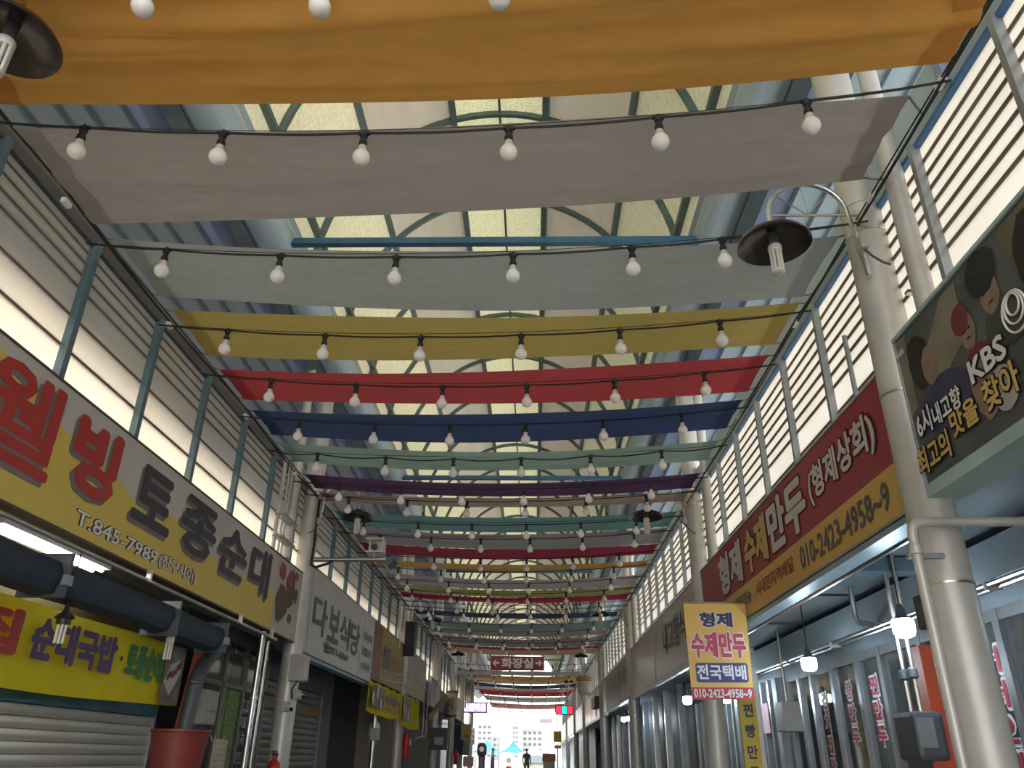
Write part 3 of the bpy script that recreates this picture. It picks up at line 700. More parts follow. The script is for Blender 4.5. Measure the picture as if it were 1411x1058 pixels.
for args in ((2.215, 2.815, .010, .004), (2.185, 2.815, .010, .004), (2.20, 2.785, .012, .004), (2.07, 2.865, .012, .004), (2.035, 2.87, .010, .004), (2.045, 2.825, .014, .004)):
    flat(t, 'R', disc(8, *args), .005, X, HAIR, 'face_print')
GOLD = solid('letter_ochre', (.62, .43, .13), .45)
for body, a, b, z0, z1, mt in (('6시', 2.63, 2.525, 2.60, 2.70, LW), ('내고향', 2.512, 2.32, 2.60, 2.68, LW), ('최고의', 2.68, 2.45, 2.475, 2.575, GOLD), ('맛을', 2.42, 2.25, 2.52, 2.61, GOLD), ('찾아', 2.21, 2.02, 2.52, 2.62, GOLD), ('오는', 1.98, 1.80, 2.52, 2.62, GOLD), ('KBS', 2.245, 2.04, 2.635, 2.715, LW), ('6시 내고향', 2.655, 2.60, 2.94, 2.965, LW)):
    c = (X, (a+b)/2, (z0+z1)/2)
    if z1-z0 > .05: lettering(body, 'R', c, (a-b)*1.06, (z1-z0)*1.12, HAIR, t, .09, .006, name='letter_outline')
    lettering(body, 'R', c, a-b, z1-z0, mt, t, .03, .008)
for q, rr in enumerate((.058, .044, .030)):
    MB().tube([(X-.008, 1.955+rr*cos(2*pi*k/24), 2.735+.012*q+rr*1.1*sin(2*pi*k/24)) for k in range(25)], .0035, 5).build('emblem_ring', LW, t)

# vertical banner hung from an arm on the crimson sign
t = thing('hanging_banner', 'amber hanging banner with dumpling shop letters and blue box', 'banner', (1.95, 6.1, 2.0))
TL, TR, BL, BR = Vector((1.497, 6.1, 2.632)), Vector((1.968, 6.1, 2.634)), Vector((1.505, 6.1, 1.948)), Vector((1.956, 6.1, 1.952))
def UV(a, b): return TL.lerp(TR, a).lerp(BL.lerp(BR, a), b)
m = MB()
for dy in (-.006, .006):
    for p in (BL, BR, TR, TL): m.v.append((p.x, p.y+dy, p.z))
m.f += [(0, 1, 2, 3), (7, 6, 5, 4), (0, 4, 5, 1), (1, 5, 6, 2), (2, 6, 7, 3), (3, 7, 4, 0)]
m.build('cloth', RYEL, t)
MB().poly([UV(a, b)+Vector((0, -.008, 0)) for a, b in ((.0, .88), (0, .999), (1, .999), (1, .88))]).build('red_print', solid('print_red', (.50, .035, .07), .45), t)
pts = []
for cx, cy, a0 in ((.90, .66, 0), (.90, .80, 90), (.14, .80, 180), (.14, .66, 270)):
    for k in range(5):
        a = radians(a0-90+22.5*k); pts.append(UV(cx+.04*cos(a), cy+.03*sin(a))+Vector((0, -.0085, 0)))
MB().poly(pts).build('blue_print', solid('print_blue', (.03, .045, .20), .45), t)
WH = solid('letter_bright', (.75, .72, .72), .45); PK = solid('letter_rose', (.50, .05, .09), .45)
for body, c, wdt, ht, mt, ed in (('형제', (1.732, 6.1, 2.513), .25, .112, solid('ink_navy', (.03, .035, .07), .45), WH), ('수제만두', (1.733, 6.1, 2.33), .41, .185, PK, WH), ('전국택배', (1.737, 6.1, 2.137), .36, .105, WH, None), ('010-2423-4958~9', (1.731, 6.1, 1.991), .42, .062, WH, None)):
    if ed: lettering(body, 'F', c, wdt*1.05, ht*1.07, ed, t, .10, .009, name='letter_outline')
    lettering(body, 'F', c, wdt, ht, mt, t, .045 if ed else .03, .012)
MB().tube([(1.46, 6.1, 2.64), (2.24, 6.1, 2.64)], .008, 8).build('hanger_rod', STEEL, t)

# ================================================================== sign over the aisle
t = thing('restroom_sign', 'maroon restroom sign with white arrows hung across the aisle', 'sign', (-.1, 22.5, 3.7))
MB().box(-.845, .645, 22.5, 22.56, 3.715, 4.08).build('panel', solid('sign_maroon', (.30, .03, .08), .4, 0, .05), t)
lettering('화장실', 'F', (-.1, 22.5, 3.90), .88, .27, LW, t, .035, .006)
for s in (-1, 1):
    cx = -.1+s*.57; m = MB(); P = [(0, .11), (0, .045), (.17*s, .045)] 
    m.poly([(cx-s*.07, 22.49, 3.875), (cx+s*.02, 22.49, 3.875), (cx+s*.02, 22.49, 3.80), (cx+s*.12, 22.49, 3.90), (cx+s*.02, 22.49, 4.0), (cx+s*.02, 22.49, 3.925), (cx-s*.07, 22.49, 3.925)]).build('arrow', LW, t)
bm_ = thing('cross_beam', 'pale horizontal beam across the aisle below the restroom sign', 'beam', (0, 22.6, 3.6))
MB().box(-1.75, 1.75, 22.58, 22.68, 3.60, 3.69).build('beam', GREYM, bm_)
for x in (-.7, .5): MB().tube([(x, 22.53, 4.08), (x, 22.53, 4.4)], .008, 6).build('hanger', STEEL, t)

# ================================================================== left shop fronts
def shutter(label, x, y0, y1, ztop, pitch, s=-1, mat=SHUT):
    t = thing('roller_shutter', label, 'shutter', (x, (y0+y1)/2, 0))
    n = int(ztop/pitch); me = None
    for k in range(n):
        z = ztop-pitch*(k+1)
        if me is None:
            prof = [(0, 0), (.012, .2*pitch), (.016, .55*pitch), (.010, .88*pitch), (0, .96*pitch)]
            m = MB()
            for dx, dz in prof: m.v += [(x-s*dx, y0, z+dz), (x-s*dx, y1, z+dz)]
            for q in range(len(prof)-1): m.f.append((2*q, 2*q+1, 2*q+3, 2*q+2))
            me = m.build('slat', mat, t, True); zz = z
        else:
            o = me.copy(); COL.objects.link(o); o.location = (0, 0, z-zz)
    for y in (y0-.03, y1): MB().box(x-.03, x+.03, y, y+.03, 0, ztop+.1).build('guide_rail', GREYM, t)
    return t
t = shutter('pale roller shutter below the yellow letter banner', -2.6, 2.0, 6.38, 1.80, .066)
MB().box(-2.66, -2.57, 2.0, 6.38, 1.80, 1.875).build('teal_header', TEAL, t)
MB().box(-2.75, -2.55, 2.0, 6.38, 1.875, 2.62).build('shutter_box', solid('box_ochre', (.10, .08, .03), .6), t)
struct(MB().box(-4.9, -2.66, -6, 27, 0.0, .02).build('trim_shop_floor_left', CONC))
struct(MB().box(2.85, 4.9, -6, 74, 0.0, .02).build('trim_shop_floor_right', CONC))
# folded navy awning, stainless curtain pipe, fluorescent batten
t = thing('folded_awning', 'dark navy folded awning roll under the yellow sign', 'awning', (-2.12, 4, 2.3))
m = MB(); pr = [(-2.04, 2.42), (-2.02, 2.36), (-2.05, 2.27), (-2.14, 2.25), (-2.22, 2.30), (-2.22, 2.40), (-2.14, 2.45)]
for k in range(13):
    y = .6+(6.15-.6)*k/12
    for q in pr: m.v.append((q[0]+.006*sin(y*7+q[1]*30), y, q[1]+.01*sin(y*3)))
for k in range(12):
    for q in range(7): m.f.append((k*7+q, k*7+(q+1) % 7, (k+1)*7+(q+1) % 7, (k+1)*7+q))
m.f.append(tuple(range(7))[::-1]); m.f.append(tuple(12*7+q for q in range(7)))
m.build('cloth_roll', NAVY, t, True)
for y in (2.2, 3.86, 5.2, 6.1): MB().box(-2.24, -2.0, y-.012, y+.012, 2.24, 2.46).build('strap', GREYD, t)
for y in (3.86, 6.1): MB().box(-2.02, -1.99, y-.02, y+.03, 2.30, 2.35).build('clip', GREYM, t)
t = thing('awning_rail', 'stainless rail pipe running below the yellow sign edge', 'pipe', (-1.96, 4, 2.47))
MB().tube([(-1.96, .5, 2.475), (-1.96, 7.15, 2.475)], .012, 10).build('rail', STEEL, t, True)
for y in (1.5, 3.1, 4.6, 6.2, 7.0): MB().box(-1.975, -1.945, y-.01, y+.01, 2.47, 2.54).build('hanger', STEEL, t)
for y in (3.4, 5.1): MB().tube([(-1.96, y, 2.48), (-2.3, y+.3, 2.60)], .006, 6).build('stay', STEEL, t)
t = thing('tube_light', 'lit fluorescent batten glowing behind the navy awning', 'lamp', (-2.4, 4.3, 2.6))
MB().box(-2.46, -2.34, 3.75, 4.85, 2.59, 2.62).build('housing', WHITE, t)
for x in (-2.43, -2.37): MB().tube([(x, 3.8, 2.578), (x, 4.8, 2.578)], .012, 10).build('tube', TUBEM, t, True)
t = thing('tube_light', 'short lit fluorescent batten at the left frame edge under the sign', 'lamp', (-2.3, 3.0, 2.6))
MB().box(-2.34, -2.24, 2.5, 3.3, 2.56, 2.60).build('housing', WHITE, t); MB().tube([(-2.29, 2.55, 2.548), (-2.29, 3.25, 2.548)], .012, 10).build('tube', TUBEM, t, True)
# hanging compact bulbs in front of the yellow banner
def cfl(x, y, z, label, cap=True):
    t = thing('hanging_bulb', label, 'lamp', (x, y, z))
    MB().tube([(x, y, z+.13), (x, y, 2.62)], .004, 5).build('cord', WIRE, t)
    if cap: MB().lathe((x, y, z), [(.010, .15), (.014, .12), (.022, .105), (.045, .088), (.05, .075), (.036, .07), (.036, .045), (.02, .04)], 16).build('holder', solid('holder_bronze', (.06, .05, .04), .4, .4), t, True)
    else: MB().lathe((x, y, z), [(.004, .14), (.012, .125), (.018, .10), (.028, .09), (.028, .055), (.024, .05)], 16).build('holder', CFLW, t, True)
    for k in range(6):
        a = 2*pi*k/6; MB().tube([(x+.02*cos(a), y+.02*sin(a), z+.05), (x+.02*cos(a), y+.02*sin(a), z-.05)], .007, 6).build('tube', CFLW, t)
    return t
cfl(-2.1, 4.08, 2.10, 'unlit compact bulb in a bronze holder before the yellow banner')
cfl(-2.1, 5.35, 2.16, 'unlit cream compact bulb at the end of the yellow banner', False)
# exhaust duct with elbow
t = thing('exhaust_duct', 'black exhaust duct with an elbow beside the yellow banner', 'duct', (-2.2, 6.1, 1.3))
MB().tube([(-2.2, 6.0, 1.2), (-2.2, 6.12, 1.95), (-2.2, 6.14, 2.06), (-2.2, 6.22, 2.16), (-2.2, 6.40, 2.28), (-2.2, 6.46, 2.36), (-2.2, 6.47, 2.58)], .055, 14).build('pipe', GREYD, t, True)
for p in ((-2.2, 6.13, 2.03), (-2.2, 6.45, 2.34)): MB().lathe(p, [(.056, -.012), (.062, -.008), (.062, .008), (.056, .012)], 14).build('joint_ring', GREYD, t, True)
t = thing('red_curtain', 'narrow orange red sheet hanging behind the black duct', 'curtain', (-2.4, 6.65, 1.2))
m = MB()
for k in range(8):
    y = 6.42+.04*k
    m.v += [(-2.42+.02*(k % 2), y-.10, 1.2), (-2.42+.02*(k % 2), y+.12, 2.35)]
    if k: a = 2*k; m.f.append((a-2, a, a+1, a-1))
m.build('cloth', solid('orange_red', (.42, .05, .015), .6, 0, .2, 6), t)
# brown-red rubber tub on a crate
t = thing('rubber_tub', 'large brown-red rubber tub beside the black duct', 'tub', (-2.08, 5.75, 1.32))
MB().lathe((-2.08, 5.75, 0), [(.13, 1.32), (.15, 1.33), (.178, 1.60), (.19, 1.675), (.20, 1.68), (.20, 1.695), (.188, 1.695), (.170, 1.62), (.145, 1.36), (.12, 1.34)], 28).build('body', BROWNR, t, True)
MB().tube([(-1.9, 5.82, 1.665), (-1.885, 5.83, 1.63), (-1.882, 5.86, 1.615), (-1.885, 5.89, 1.63), (-1.90, 5.90, 1.665)], .004, 6).build('handle', STEEL, t)
t = thing('crate_stack', 'dark crate under the brown-red tub', 'crate', (-2.08, 5.75, 0))
for k in range(3):
    o = MB().chamfer(-2.3, -1.86, 5.45, 6.05, .01+.435*k, .43+.435*k, .02).build('crate', solid('crate_dark', (.035, .028, .02), .7, 0, .2, 6), t)
    MB().box(-1.862, -1.855, 5.55, 5.95, .15+.435*k, .30+.435*k).build('slot', BLACK, o)
t = thing('wall_meter', 'grey meter box beside the green glass door', 'box', (-2.35, 6.72, 1.75))
MB().chamfer(-2.42, -2.30, 6.62, 6.92, 1.76, 2.02, .012).build('body', BOXG, t); MB().box(-2.30, -2.285, 6.70, 6.86, 1.86, 1.98).build('cover', BOXG, t)
t = thing('paper_notice', 'cream paper notice with ruled lines near the tub', 'notice', (-2.1, 6.58, 1.3))
MB().box(-2.105, -2.10, 6.43, 6.72, 1.25, 1.652).build('sheet', solid('paper_cream', (.55, .50, .40), .7), t)
for k in range(9): MB().box(-2.0995, -2.098, 6.45, 6.70, 1.62-.04*k, 1.623-.04*k).build('line', SSHA, t)
MB().tube([(-2.103, 6.57, 1.65), (-2.103, 6.57, 2.6)], .003, 4).build('string', WIRE, t)
# glass shop front with green circle paper and lettering
t = thing('shop_window', 'glass shop front with green circle paper and black menu letters', 'window', (-2.5, 7.7, 0))
AL = solid('aluminium_dark', (.17, .16, .14), .4, .5, .1, 6)
for y in (6.92, 7.42, 7.98, 8.62): MB().box(-2.52, -2.47, y-.025, y+.025, 0, 2.48).build('frame_post', AL, t)
for z in (2.12, 2.42): MB().box(-2.52, -2.47, 6.9, 8.65, z-.02, z+.02).build('frame_rail', AL, t)
for a, b in ((6.95, 7.40), (7.45, 7.95), (8.0, 8.6)):
    for z0, z1 in ((.1, 2.10), (2.14, 2.40)):
        MB().box(-2.503, -2.497, a, b, z0, z1).build('pane', GLASSG if z0 > 2 else GLASS, t)
g = flat(t, 'L', [(7.46, .2), (7.94, .2), (7.94, 2.09), (7.46, 2.09)], .004, -2.497, solid('paper_green', (.24, .34, .12), .6, 0, .08, 4), 'green_paper')
for cz, cy in ((2.02, 7.58), (1.72, 7.60), (1.42, 7.60), (1.88, 7.86), (1.57, 7.88)):
    for k in range(14):
        a = 2*pi*k/14; flat(t, 'L', disc(6, cy+.115*cos(a), cz+.085*sin(a), .012, .009), .006, -2.497, LW if k % 2 else INK, 'dot_print')
    flat(t, 'L', disc(8, cy, cz, .012, .010), .006, -2.497, INK, 'dot_print')
for c, word in enumerate(('대리국밥', '토종국밥', '순대국밥', '토종순대')):
    for k, ch in enumerate(word):
        yc = 8.08+.125*c; zc = 1.98-.155*k
        lettering(ch, 'L', (-2.497, yc, zc), .118, .098, LW, t, .08, .004, name='letter_outline'); lettering(ch, 'L', (-2.497, yc, zc), .10, .08, INK, t, .02, .007)
struct(MB().box(-2.56, -2.46, 6.38, 8.66, 2.48, 2.62).build('trim_1', GREYD))
# first left column: pipes, boxes, cameras, extinguisher
t = thing('service_pipes', 'two shiny steel pipes standing before the green glass shop', 'pipe', (-2.0, 7.0, 0))
for y, rr, zt in ((6.98, .028, 2.52), (7.14, .018, 2.46)):
    MB().tube([(-2.03, y, 0), (-2.03, y, zt)], rr, 12).build('pipe', STEEL, t, True)
MB().lathe((-2.03, 6.98, 1.98), [(.03, -.02), (.035, -.015), (.035, .015), (.03, .02)], 12).build('coupling', STEEL, t, True)
t = thing('switch_box', 'grey electrical box on the second left column below the signs', 'box', (-1.9, 7.85, 2.2))
MB().chamfer(-1.99, -1.84, 7.74, 7.90, 2.18, 2.42, .01).build('body', BOXG, t)
MB().chamfer(-1.845, -1.835, 7.755, 7.885, 2.195, 2.405, .004).build('door', solid('box_pale', (.55, .53, .49), .5), t)
MB().tube([(-1.90, 7.76, 2.18), (-1.94, 7.74, 2.10), (-1.93, 7.75, 2.02)], .007, 6).build('cable', WIRE, t)
for x, y, z, lab in ((-1.90, 7.88, 2.06, 'upper small white security camera under the switch box'), (-1.98, 7.82, 1.95, 'lower small grey security camera on the left column')):
    t = thing('security_camera', lab, 'camera', (x, y, z))
    MB().chamfer(x-.05, x+.01, y-.06, y+.04, z-.04, z+.05, .008).build('mount', BOXG, t)
    b = MB().tube([(x, y-.03, z+.01), (x+.07, y-.12, z-.02)], .022, 12).build('body', WHITE, t, True); MB().tube([(x+.068, y-.118, z-.019), (x+.078, y-.13, z-.024)], .018, 12).build('lens', BLACK, b)
def extinguisher(x, y, z, lab):
    t = thing('fire_extinguisher', lab, 'extinguisher', (x, y, z))
    MB().lathe((x, y, z), [(.055, 0), (.06, .02), (.06, .30), (.05, .35), (.02, .38), (.018, .41)], 18).build('cylinder', RED, t, True)
    v = MB().box(x-.02, x+.02, y-.03, y+.03, z+.41, z+.43).build('valve', BLACK, t)
    MB().box(x-.01, x+.01, y-.09, y+.02, z+.435, z+.448).build('lever', BLACK, v)
    MB().tube([(x, y+.02, z+.42), (x, y+.08, z+.40), (x, y+.085, z+.25), (x, y+.07, z+.1)], .009, 6).build('hose', BLACK, t)
    MB().box(x-s_(x)*.09, x-s_(x)*.06, y-.01, y+.01, z+.2, z+.3).build('hook', GREYM, t)
def s_(v): return -1 if v < 0 else 1
extinguisher(-2.02, 7.76, 1.13, 'red fire extinguisher hung on the second left column')
extinguisher(-1.86, 14.65, 1.52, 'red fire extinguisher hung on the third left column')
extinguisher(-1.86, 24.15, 1.35, 'small red fire extinguisher on the fifth left column')
# camera arm reaching over the aisle
t = thing('camera_arm', 'steel arm with a white housed camera and a dark speaker over the aisle', 'camera', (-1.95, 7.85, 3.3))
MB().tube([(-1.96, 7.85, 3.355), (-1.17, 7.85, 3.365)], .024, 14).build('arm', STEEL, t, True)
h = MB().box(-1.38, -1.20, 7.80, 7.96, 3.43, 3.44)
h.box(-1.38, -1.20, 7.80, 7.96, 3.565, 3.575).box(-1.21, -1.20, 7.80, 7.96, 3.44, 3.565).box(-1.38, -1.20, 7.95, 7.96, 3.44, 3.565)
h.build('housing', WHITE, t)
b = MB().tube([(-1.29, 7.80, 3.48), (-1.32, 7.91, 3.52)], .042, 16).build('camera_body', BOXG, t, True); MB().tube([(-1.287, 7.79, 3.477), (-1.29, 7.802, 3.48)], .033, 14).build('lens', BLACK, b)
MB().box(-1.30, -1.28, 7.84, 7.86, 3.37, 3.43).build('post', GREYM, t)
MB().obox((-1.12, 7.87, 3.335), (.022, 0, -.022), (0, .10, 0), (.038, 0, .038)).build('speaker', GREYD, t)
MB().tube([(-1.93, 7.85, 4.0), (-1.925, 7.83, 3.5), (-1.93, 7.82, 3.30), (-1.88, 7.82, 3.27), (-1.76, 7.83, 3.31), (-1.72, 7.835, 3.345)], .015, 8).build('hose', BLACK, t, True)
# short steel conduits on the wall by the second left column
t = thing('conduit_group', 'slim steel conduits above the end of the yellow sign', 'pipe', (-2.02, 7.0, 3.2))
for y, rr in ((6.90, .02), (7.05, .012), (7.14, .012)): MB().tube([(-2.03, y, 3.22), (-2.03, y, 4.1)], rr, 8).build('pipe', GALV, t, True)
for z in (3.35, 3.55): MB().box(-2.04, -1.95, 6.86, 7.30, z-.006, z+.006).build('clamp', GREYM, t)
# second left shop
t = shutter('dark grey roller shutter under the pale four-letter sign', -2.6, 8.9, 11.4, 2.30, .075, mat=solid('shutter_dark', (.20, .19, .18), .4, .3, .12, 6))
MB().box(-2.64, -2.575, 8.9, 11.4, 2.02, 2.12).build('ochre_band', solid('band_ochre', (.22, .13, .05), .5), t)
MB().box(-2.62, -2.58, 8.9, 11.4, 1.28, 1.36).build('red_band', solid('band_red', (.3, .04, .03), .5), t)
MB().box(-2.585, -2.575, 9.75, 10.15, 1.45, 1.78).build('paper', solid('paper_cream', (.5, .5, .4)), t)
MB().box(-2.66, -2.57, 8.85, 11.45, 2.30, 2.62).build('shutter_box', GREYD, t)
t = thing('awning_edge', 'pale blue steel edge strip below the four-letter sign', 'trim', (-2.0, 9.8, 2.44))
MB().box(-2.09, -1.99, 8.05, 11.7, 2.445, 2.475).build('strip', solid('strip_blue', (.22, .36, .48), .4, .2), t); MB().box(-2.10, -2.04, 8.05, 11.7, 2.475, 2.486).build('lip', GREYD, t)
struct(MB().box(-2.70, -2.60, 11.5, 12.1, 0, 2.62).build('wall_left_pier', GREYD))
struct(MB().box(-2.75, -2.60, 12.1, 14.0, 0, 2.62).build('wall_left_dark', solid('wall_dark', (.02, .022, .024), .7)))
struct(MB().box(-2.75, -2.60, 14.0, 18.0, 0, 2.62).build('wall_left_pink', solid('wall_pinkish', (.26, .22, .20), .7)))
struct(MB().box(-2.75, -2.60, 18.0, 27.0, 0, 2.62).build('wall_left_grey', solid('wall_grey2', (.16, .16, .17), .7)))
t = thing('hanging_lantern', 'white bottle-shaped lamp hanging before the dark left doorway', 'lamp', (-2.1, 12.9, 1.8))
MB().lathe((-2.1, 12.9, 0), [(.05, 1.80), (.085, 1.82), (.09, 1.92), (.07, 2.0), (.03, 2.03), (.025, 2.07)], 16).build('globe', BULBW, t, True); MB().tube([(-2.1, 12.9, 2.07), (-2.1, 12.9, 2.62)], .005, 5).build('cord', WIRE, t)
t = thing('steel_post', 'slim steel post with a switch box before the menu banners', 'pole', (-1.95, 12.3, 0))
MB().tube([(-2.05, 12.6, 0), (-2.05, 12.6, 2.56)], .035, 12).build('post', STEEL, t, True); MB().chamfer(-2.09, -1.97, 12.5, 12.7, 1.75, 1.92, .01).build('box', BOXG, t)
t = thing('handrail_frame', 'bent thin pipe frame in front of the tan fascia', 'pipe', (-1.7, 16, 2.2))
for dx, z in ((0, 2.72), (-.06, 2.60)):
    MB().tube([(-1.98, 12.6, z), (-1.72+dx, 13.2, z), (-1.70+dx, 15.6, z), (-1.70+dx, 15.9, z-.06), (-1.70+dx, 16.0, z-.2), (-1.70+dx, 16.0, 1.9), (-1.9, 16.0, 1.85)], .012, 8).build('pipe', GALV, t, True)
t = thing('rolled_blind', 'rolled brown tarpaulin pole slanting out from the left side', 'pole', (-1.75, 16.5, 2.4))
MB().tube([(-1.46, 14.4, 2.14), (-1.60, 18.2, 2.72)], [.045, .06], 12).build('roll', solid('tarp_brown', (.22, .14, .08), .7, 0, .2, 10), t, True)
MB().tube([(-1.45, 14.2, 2.11), (-1.46, 14.45, 2.145)], .02, 8).build('rod', GREYD, t)
MB().tube([(-1.60, 18.2, 2.76), (-1.99, 18.4, 3.2)], .006, 5).build('rope', WIRE, t)
t = thing('wall_speaker', 'tall black column loudspeaker on the third left column', 'speaker', (-1.9, 14.5, 3.15))
MB().obox((-1.89, 14.5, 3.46), (.085, 0, 0), (0, .07, 0), (.0, -.03, .29)).build('cabinet', solid('speaker_black', (.012, .014, .014), .5), t)
MB().obox((-1.89, 14.425, 3.46), (.068, 0, 0), (0, .004, 0), (0, -.028, .26)).build('grille', solid('grille_black', (.02, .025, .025), .7), t)
MB().box(-1.97, -1.90, 14.55, 14.62, 3.4, 3.44).build('bracket', GREYM, t)
t = thing('control_cabinet', 'dark grey cabinet with a pale notice on the fourth left column', 'cabinet', (-1.9, 19.8, 1.7))
MB().chamfer(-2.09, -1.66, 19.72, 19.93, 1.69, 2.16, .01).build('body', solid('cabinet_dark', (.10, .09, .095), .5), t)
MB().box(-1.97, -1.76, 19.713, 19.72, 1.80, 1.96).build('notice', solid('notice_grey', (.45, .46, .48), .6), t)
t = thing('round_signbox', 'tall cream cylinder lightbox with dark caps on the left', 'sign', (-1.95, 23, 2.5))
MB().lathe((-1.93, 23.0, 0), [(.155, 2.57), (.155, 3.15)], 20).build('drum', solid('drum_cream', (.40, .34, .27), .5, 0, .2, 6), t, True)
for z in (2.53, 3.14): MB().lathe((-1.93, 23.0, z), [(.155, 0), (.165, .01), (.165, .05), (.155, .06)], 20).build('cap', SEDGE, t, True)
lettering('순대', 'F', (-1.95, 22.83, 2.86), .18, .34, SEDGE, t, .02, .01)
MB().tube([(-1.97, 23.1, 2.7), (-2.0, 24.15, 2.7)], .012, 6).build('bracket', GREYM, t)
t = thing('cable_ladder', 'ridged flexible conduit rising above the cream cylinder lightbox', 'pipe', (-1.95, 23.1, 3.2))
for k in range(14): MB().lathe((-1.95-.008*k, 23.1, 3.24+.05*k), [(.03, 0), (.045, .012), (.045, .03), (.03, .042)], 10).build('ring', GREYM, t, True)
t = thing('navy_awning', 'dark navy awning flap near the far left opening', 'awning', (-1.8, 25, 1.6))
m = MB(); m.v = [(-1.98, 24.4, 2.60), (-1.62, 24.4, 2.35), (-1.7, 24.4, 1.6), (-1.98, 24.4, 1.6), (-1.98, 26.9, 2.60), (-1.62, 26.9, 2.35), (-1.7, 26.9, 1.6), (-1.98, 26.9, 1.6)]
m.f = [(0, 1, 2, 3), (7, 6, 5, 4), (0, 4, 5, 1), (1, 5, 6, 2), (3, 2, 6, 7), (0, 3, 7, 4)]
m.build('cloth', solid('awning_blue', (.02, .035, .09), .6, 0, .2, 5), t)
t = thing('small_flag_sign', 'small mustard hanging sign by the navy awning', 'sign', (-1.5, 23.3, 1.95))
MB().box(-1.66, -1.38, 23.3, 23.32, 1.97, 2.36).build('board', solid('mustard', (.48, .33, .08), .5), t); lettering('떡', 'F', (-1.5, 23.3, 2.05), .1, .1, INK, t, .02, .006)
MB().tube([(-2.6, 23.31, 2.37), (-1.36, 23.31, 2.37)], .01, 6).build('rod', GREYM, t)

# ================================================================== right shop fronts
ALU = solid('aluminium', (.34, .36, .38), .32, .7, .1, 6)
struct(MB().box(2.78, 2.88, -4, 12.5, 2.29, 2.62).build('wall_right_lintel', SOFFIT))
t = thing('glass_shopfront', 'aluminium and glass shop front with red menu letters on its doors', 'window', (2.8, 5.5, 0))
posts = [2.35, 2.95, 3.65, 4.25, 4.62, 5.15, 5.78, 6.22, 6.76, 7.28, 7.62, 8.0]
for y in posts: MB().box(2.77, 2.83, y-.03, y+.03, 0, 2.29).build('frame_post', ALU, t)
for z in (.10, 2.26): MB().box(2.775, 2.825, 2.35, 8.0, z-.03, z+.03).build('frame_rail', ALU, t)
for a, b in zip(posts, posts[1:]): MB().box(2.797, 2.803, a+.03, b-.03, .13, 2.23).build('pane', GLASS, t)
DRED = solid('door_letter_red', (.42, .03, .06), .4)
for yc, word, wd in ((7.06, '김치찐만두', .13), (6.48, '왕만두', .15), (5.99, '찐만두', .15), (4.95, '고기만두', .13), (4.42, '어서오세요', .19)):
    step = .165 if wd < .18 else .17
    for k, ch in enumerate(word):
        zc = 2.05-step*k-(0 if yc < 7 else .04)
        lettering(ch, 'R', (2.797, yc, zc), wd*1.15, step*.98, LW, t, .09, .004, name='letter_outline')
        lettering(ch, 'R', (2.797, yc, zc), wd, step*.78, DRED, t, .035, .008)
MB().box(2.70, 2.78, 5.0, 5.12, 0, 2.2).build('orange_panel', solid('panel_orange', (.60, .10, .04), .5), t)
t = thing('soffit_duct', 'long grey boxed duct with conduits above the glass doors', 'duct', (2.7, 6, 2.33))
MB().chamfer(2.60, 2.76, 3.3, 12.4, 2.36, 2.56, .01).build('casing', SOFFIT, t)
for x, z in ((2.585, 2.345), (2.63, 2.335)): MB().tube([(x, 3.4, z), (x, 9.5, z)], .011, 8).build('conduit', STEEL, t, True)
for y in (3.9, 5.0, 6.1, 7.2, 8.3): MB().box(2.57, 2.65, y, y+.02, 2.32, 2.36).build('clip', GREYM, t)
MB().tube([(2.45, 5.25, 2.60), (2.45, 5.25, 2.42), (2.47, 5.28, 2.38), (2.58, 5.3, 2.36)], .018, 8).build('elbow_pipe', GREYM, t, True)
t = thing('soffit_lip', 'pale blue steel lip under the crimson sign', 'trim', (2.05, 5.5, 2.5))
MB().box(1.995, 2.10, 3.36, 7.70, 2.505, 2.535).build('strip', solid('lip_pale', (.30, .39, .43), .4, .2), t)
MB().tube([(2.12, 3.3, 2.50), (2.12, 12.0, 2.50)], .012, 8).build('conduit', STEEL, t, True); MB().box(2.10, 2.13, 3.36, 7.7, 2.52, 2.62).build('return', SOFFIT, t)
t = thing('soffit_beam', 'dark blue grey beam crossing under the right soffit', 'beam', (2.4, 4.5, 2.52))
MB().box(2.14, 2.59, 4.45, 4.60, 2.53, 2.61).build('beam', solid('beam_slate', (.10, .15, .19), .5, .1), t)
for y in (5.6, 6.9, 8.6, 10.4): MB().box(2.14, 2.59, y, y+.012, 2.605, 2.62).build('panel_seam', GREYD, t)
# elbow pipe beside the nearest right column
t = thing('vent_pipe', 'galvanised pipe with an elbow bending around the nearest right column', 'pipe', (1.83, 3.03, 0))
MB().tube([(1.84, 3.03, 0), (1.84, 3.03, 2.35), (1.845, 3.03, 2.385), (1.86, 3.03, 2.405), (1.89, 3.03, 2.412), (2.75, 3.03, 2.42)], .02, 12).build('pipe', GALV, t, True)
for z in (1.5, 2.28): MB().box(1.81, 1.95, 3.035, 3.06, z-.01, z+.01).build('clamp', GREYM, t)
MB().lathe((1.84, 3.03, 2.30), [(.021, -.02), (.026, -.016), (.026, .016), (.021, .02)], 12).build('coupling', GALV, t, True)
t = thing('switch_box', 'small dark switch box behind the nearest right column', 'box', (2.0, 3.45, 2.1))
MB().chamfer(1.99, 2.09, 3.34, 3.46, 2.06, 2.20, .008).build('body', GREYD, t); MB().tube([(2.04, 3.40, 2.06), (2.03, 3.38, 1.98), (2.02, 3.33, 1.93)], .01, 6).build('cable', BLACK, t)
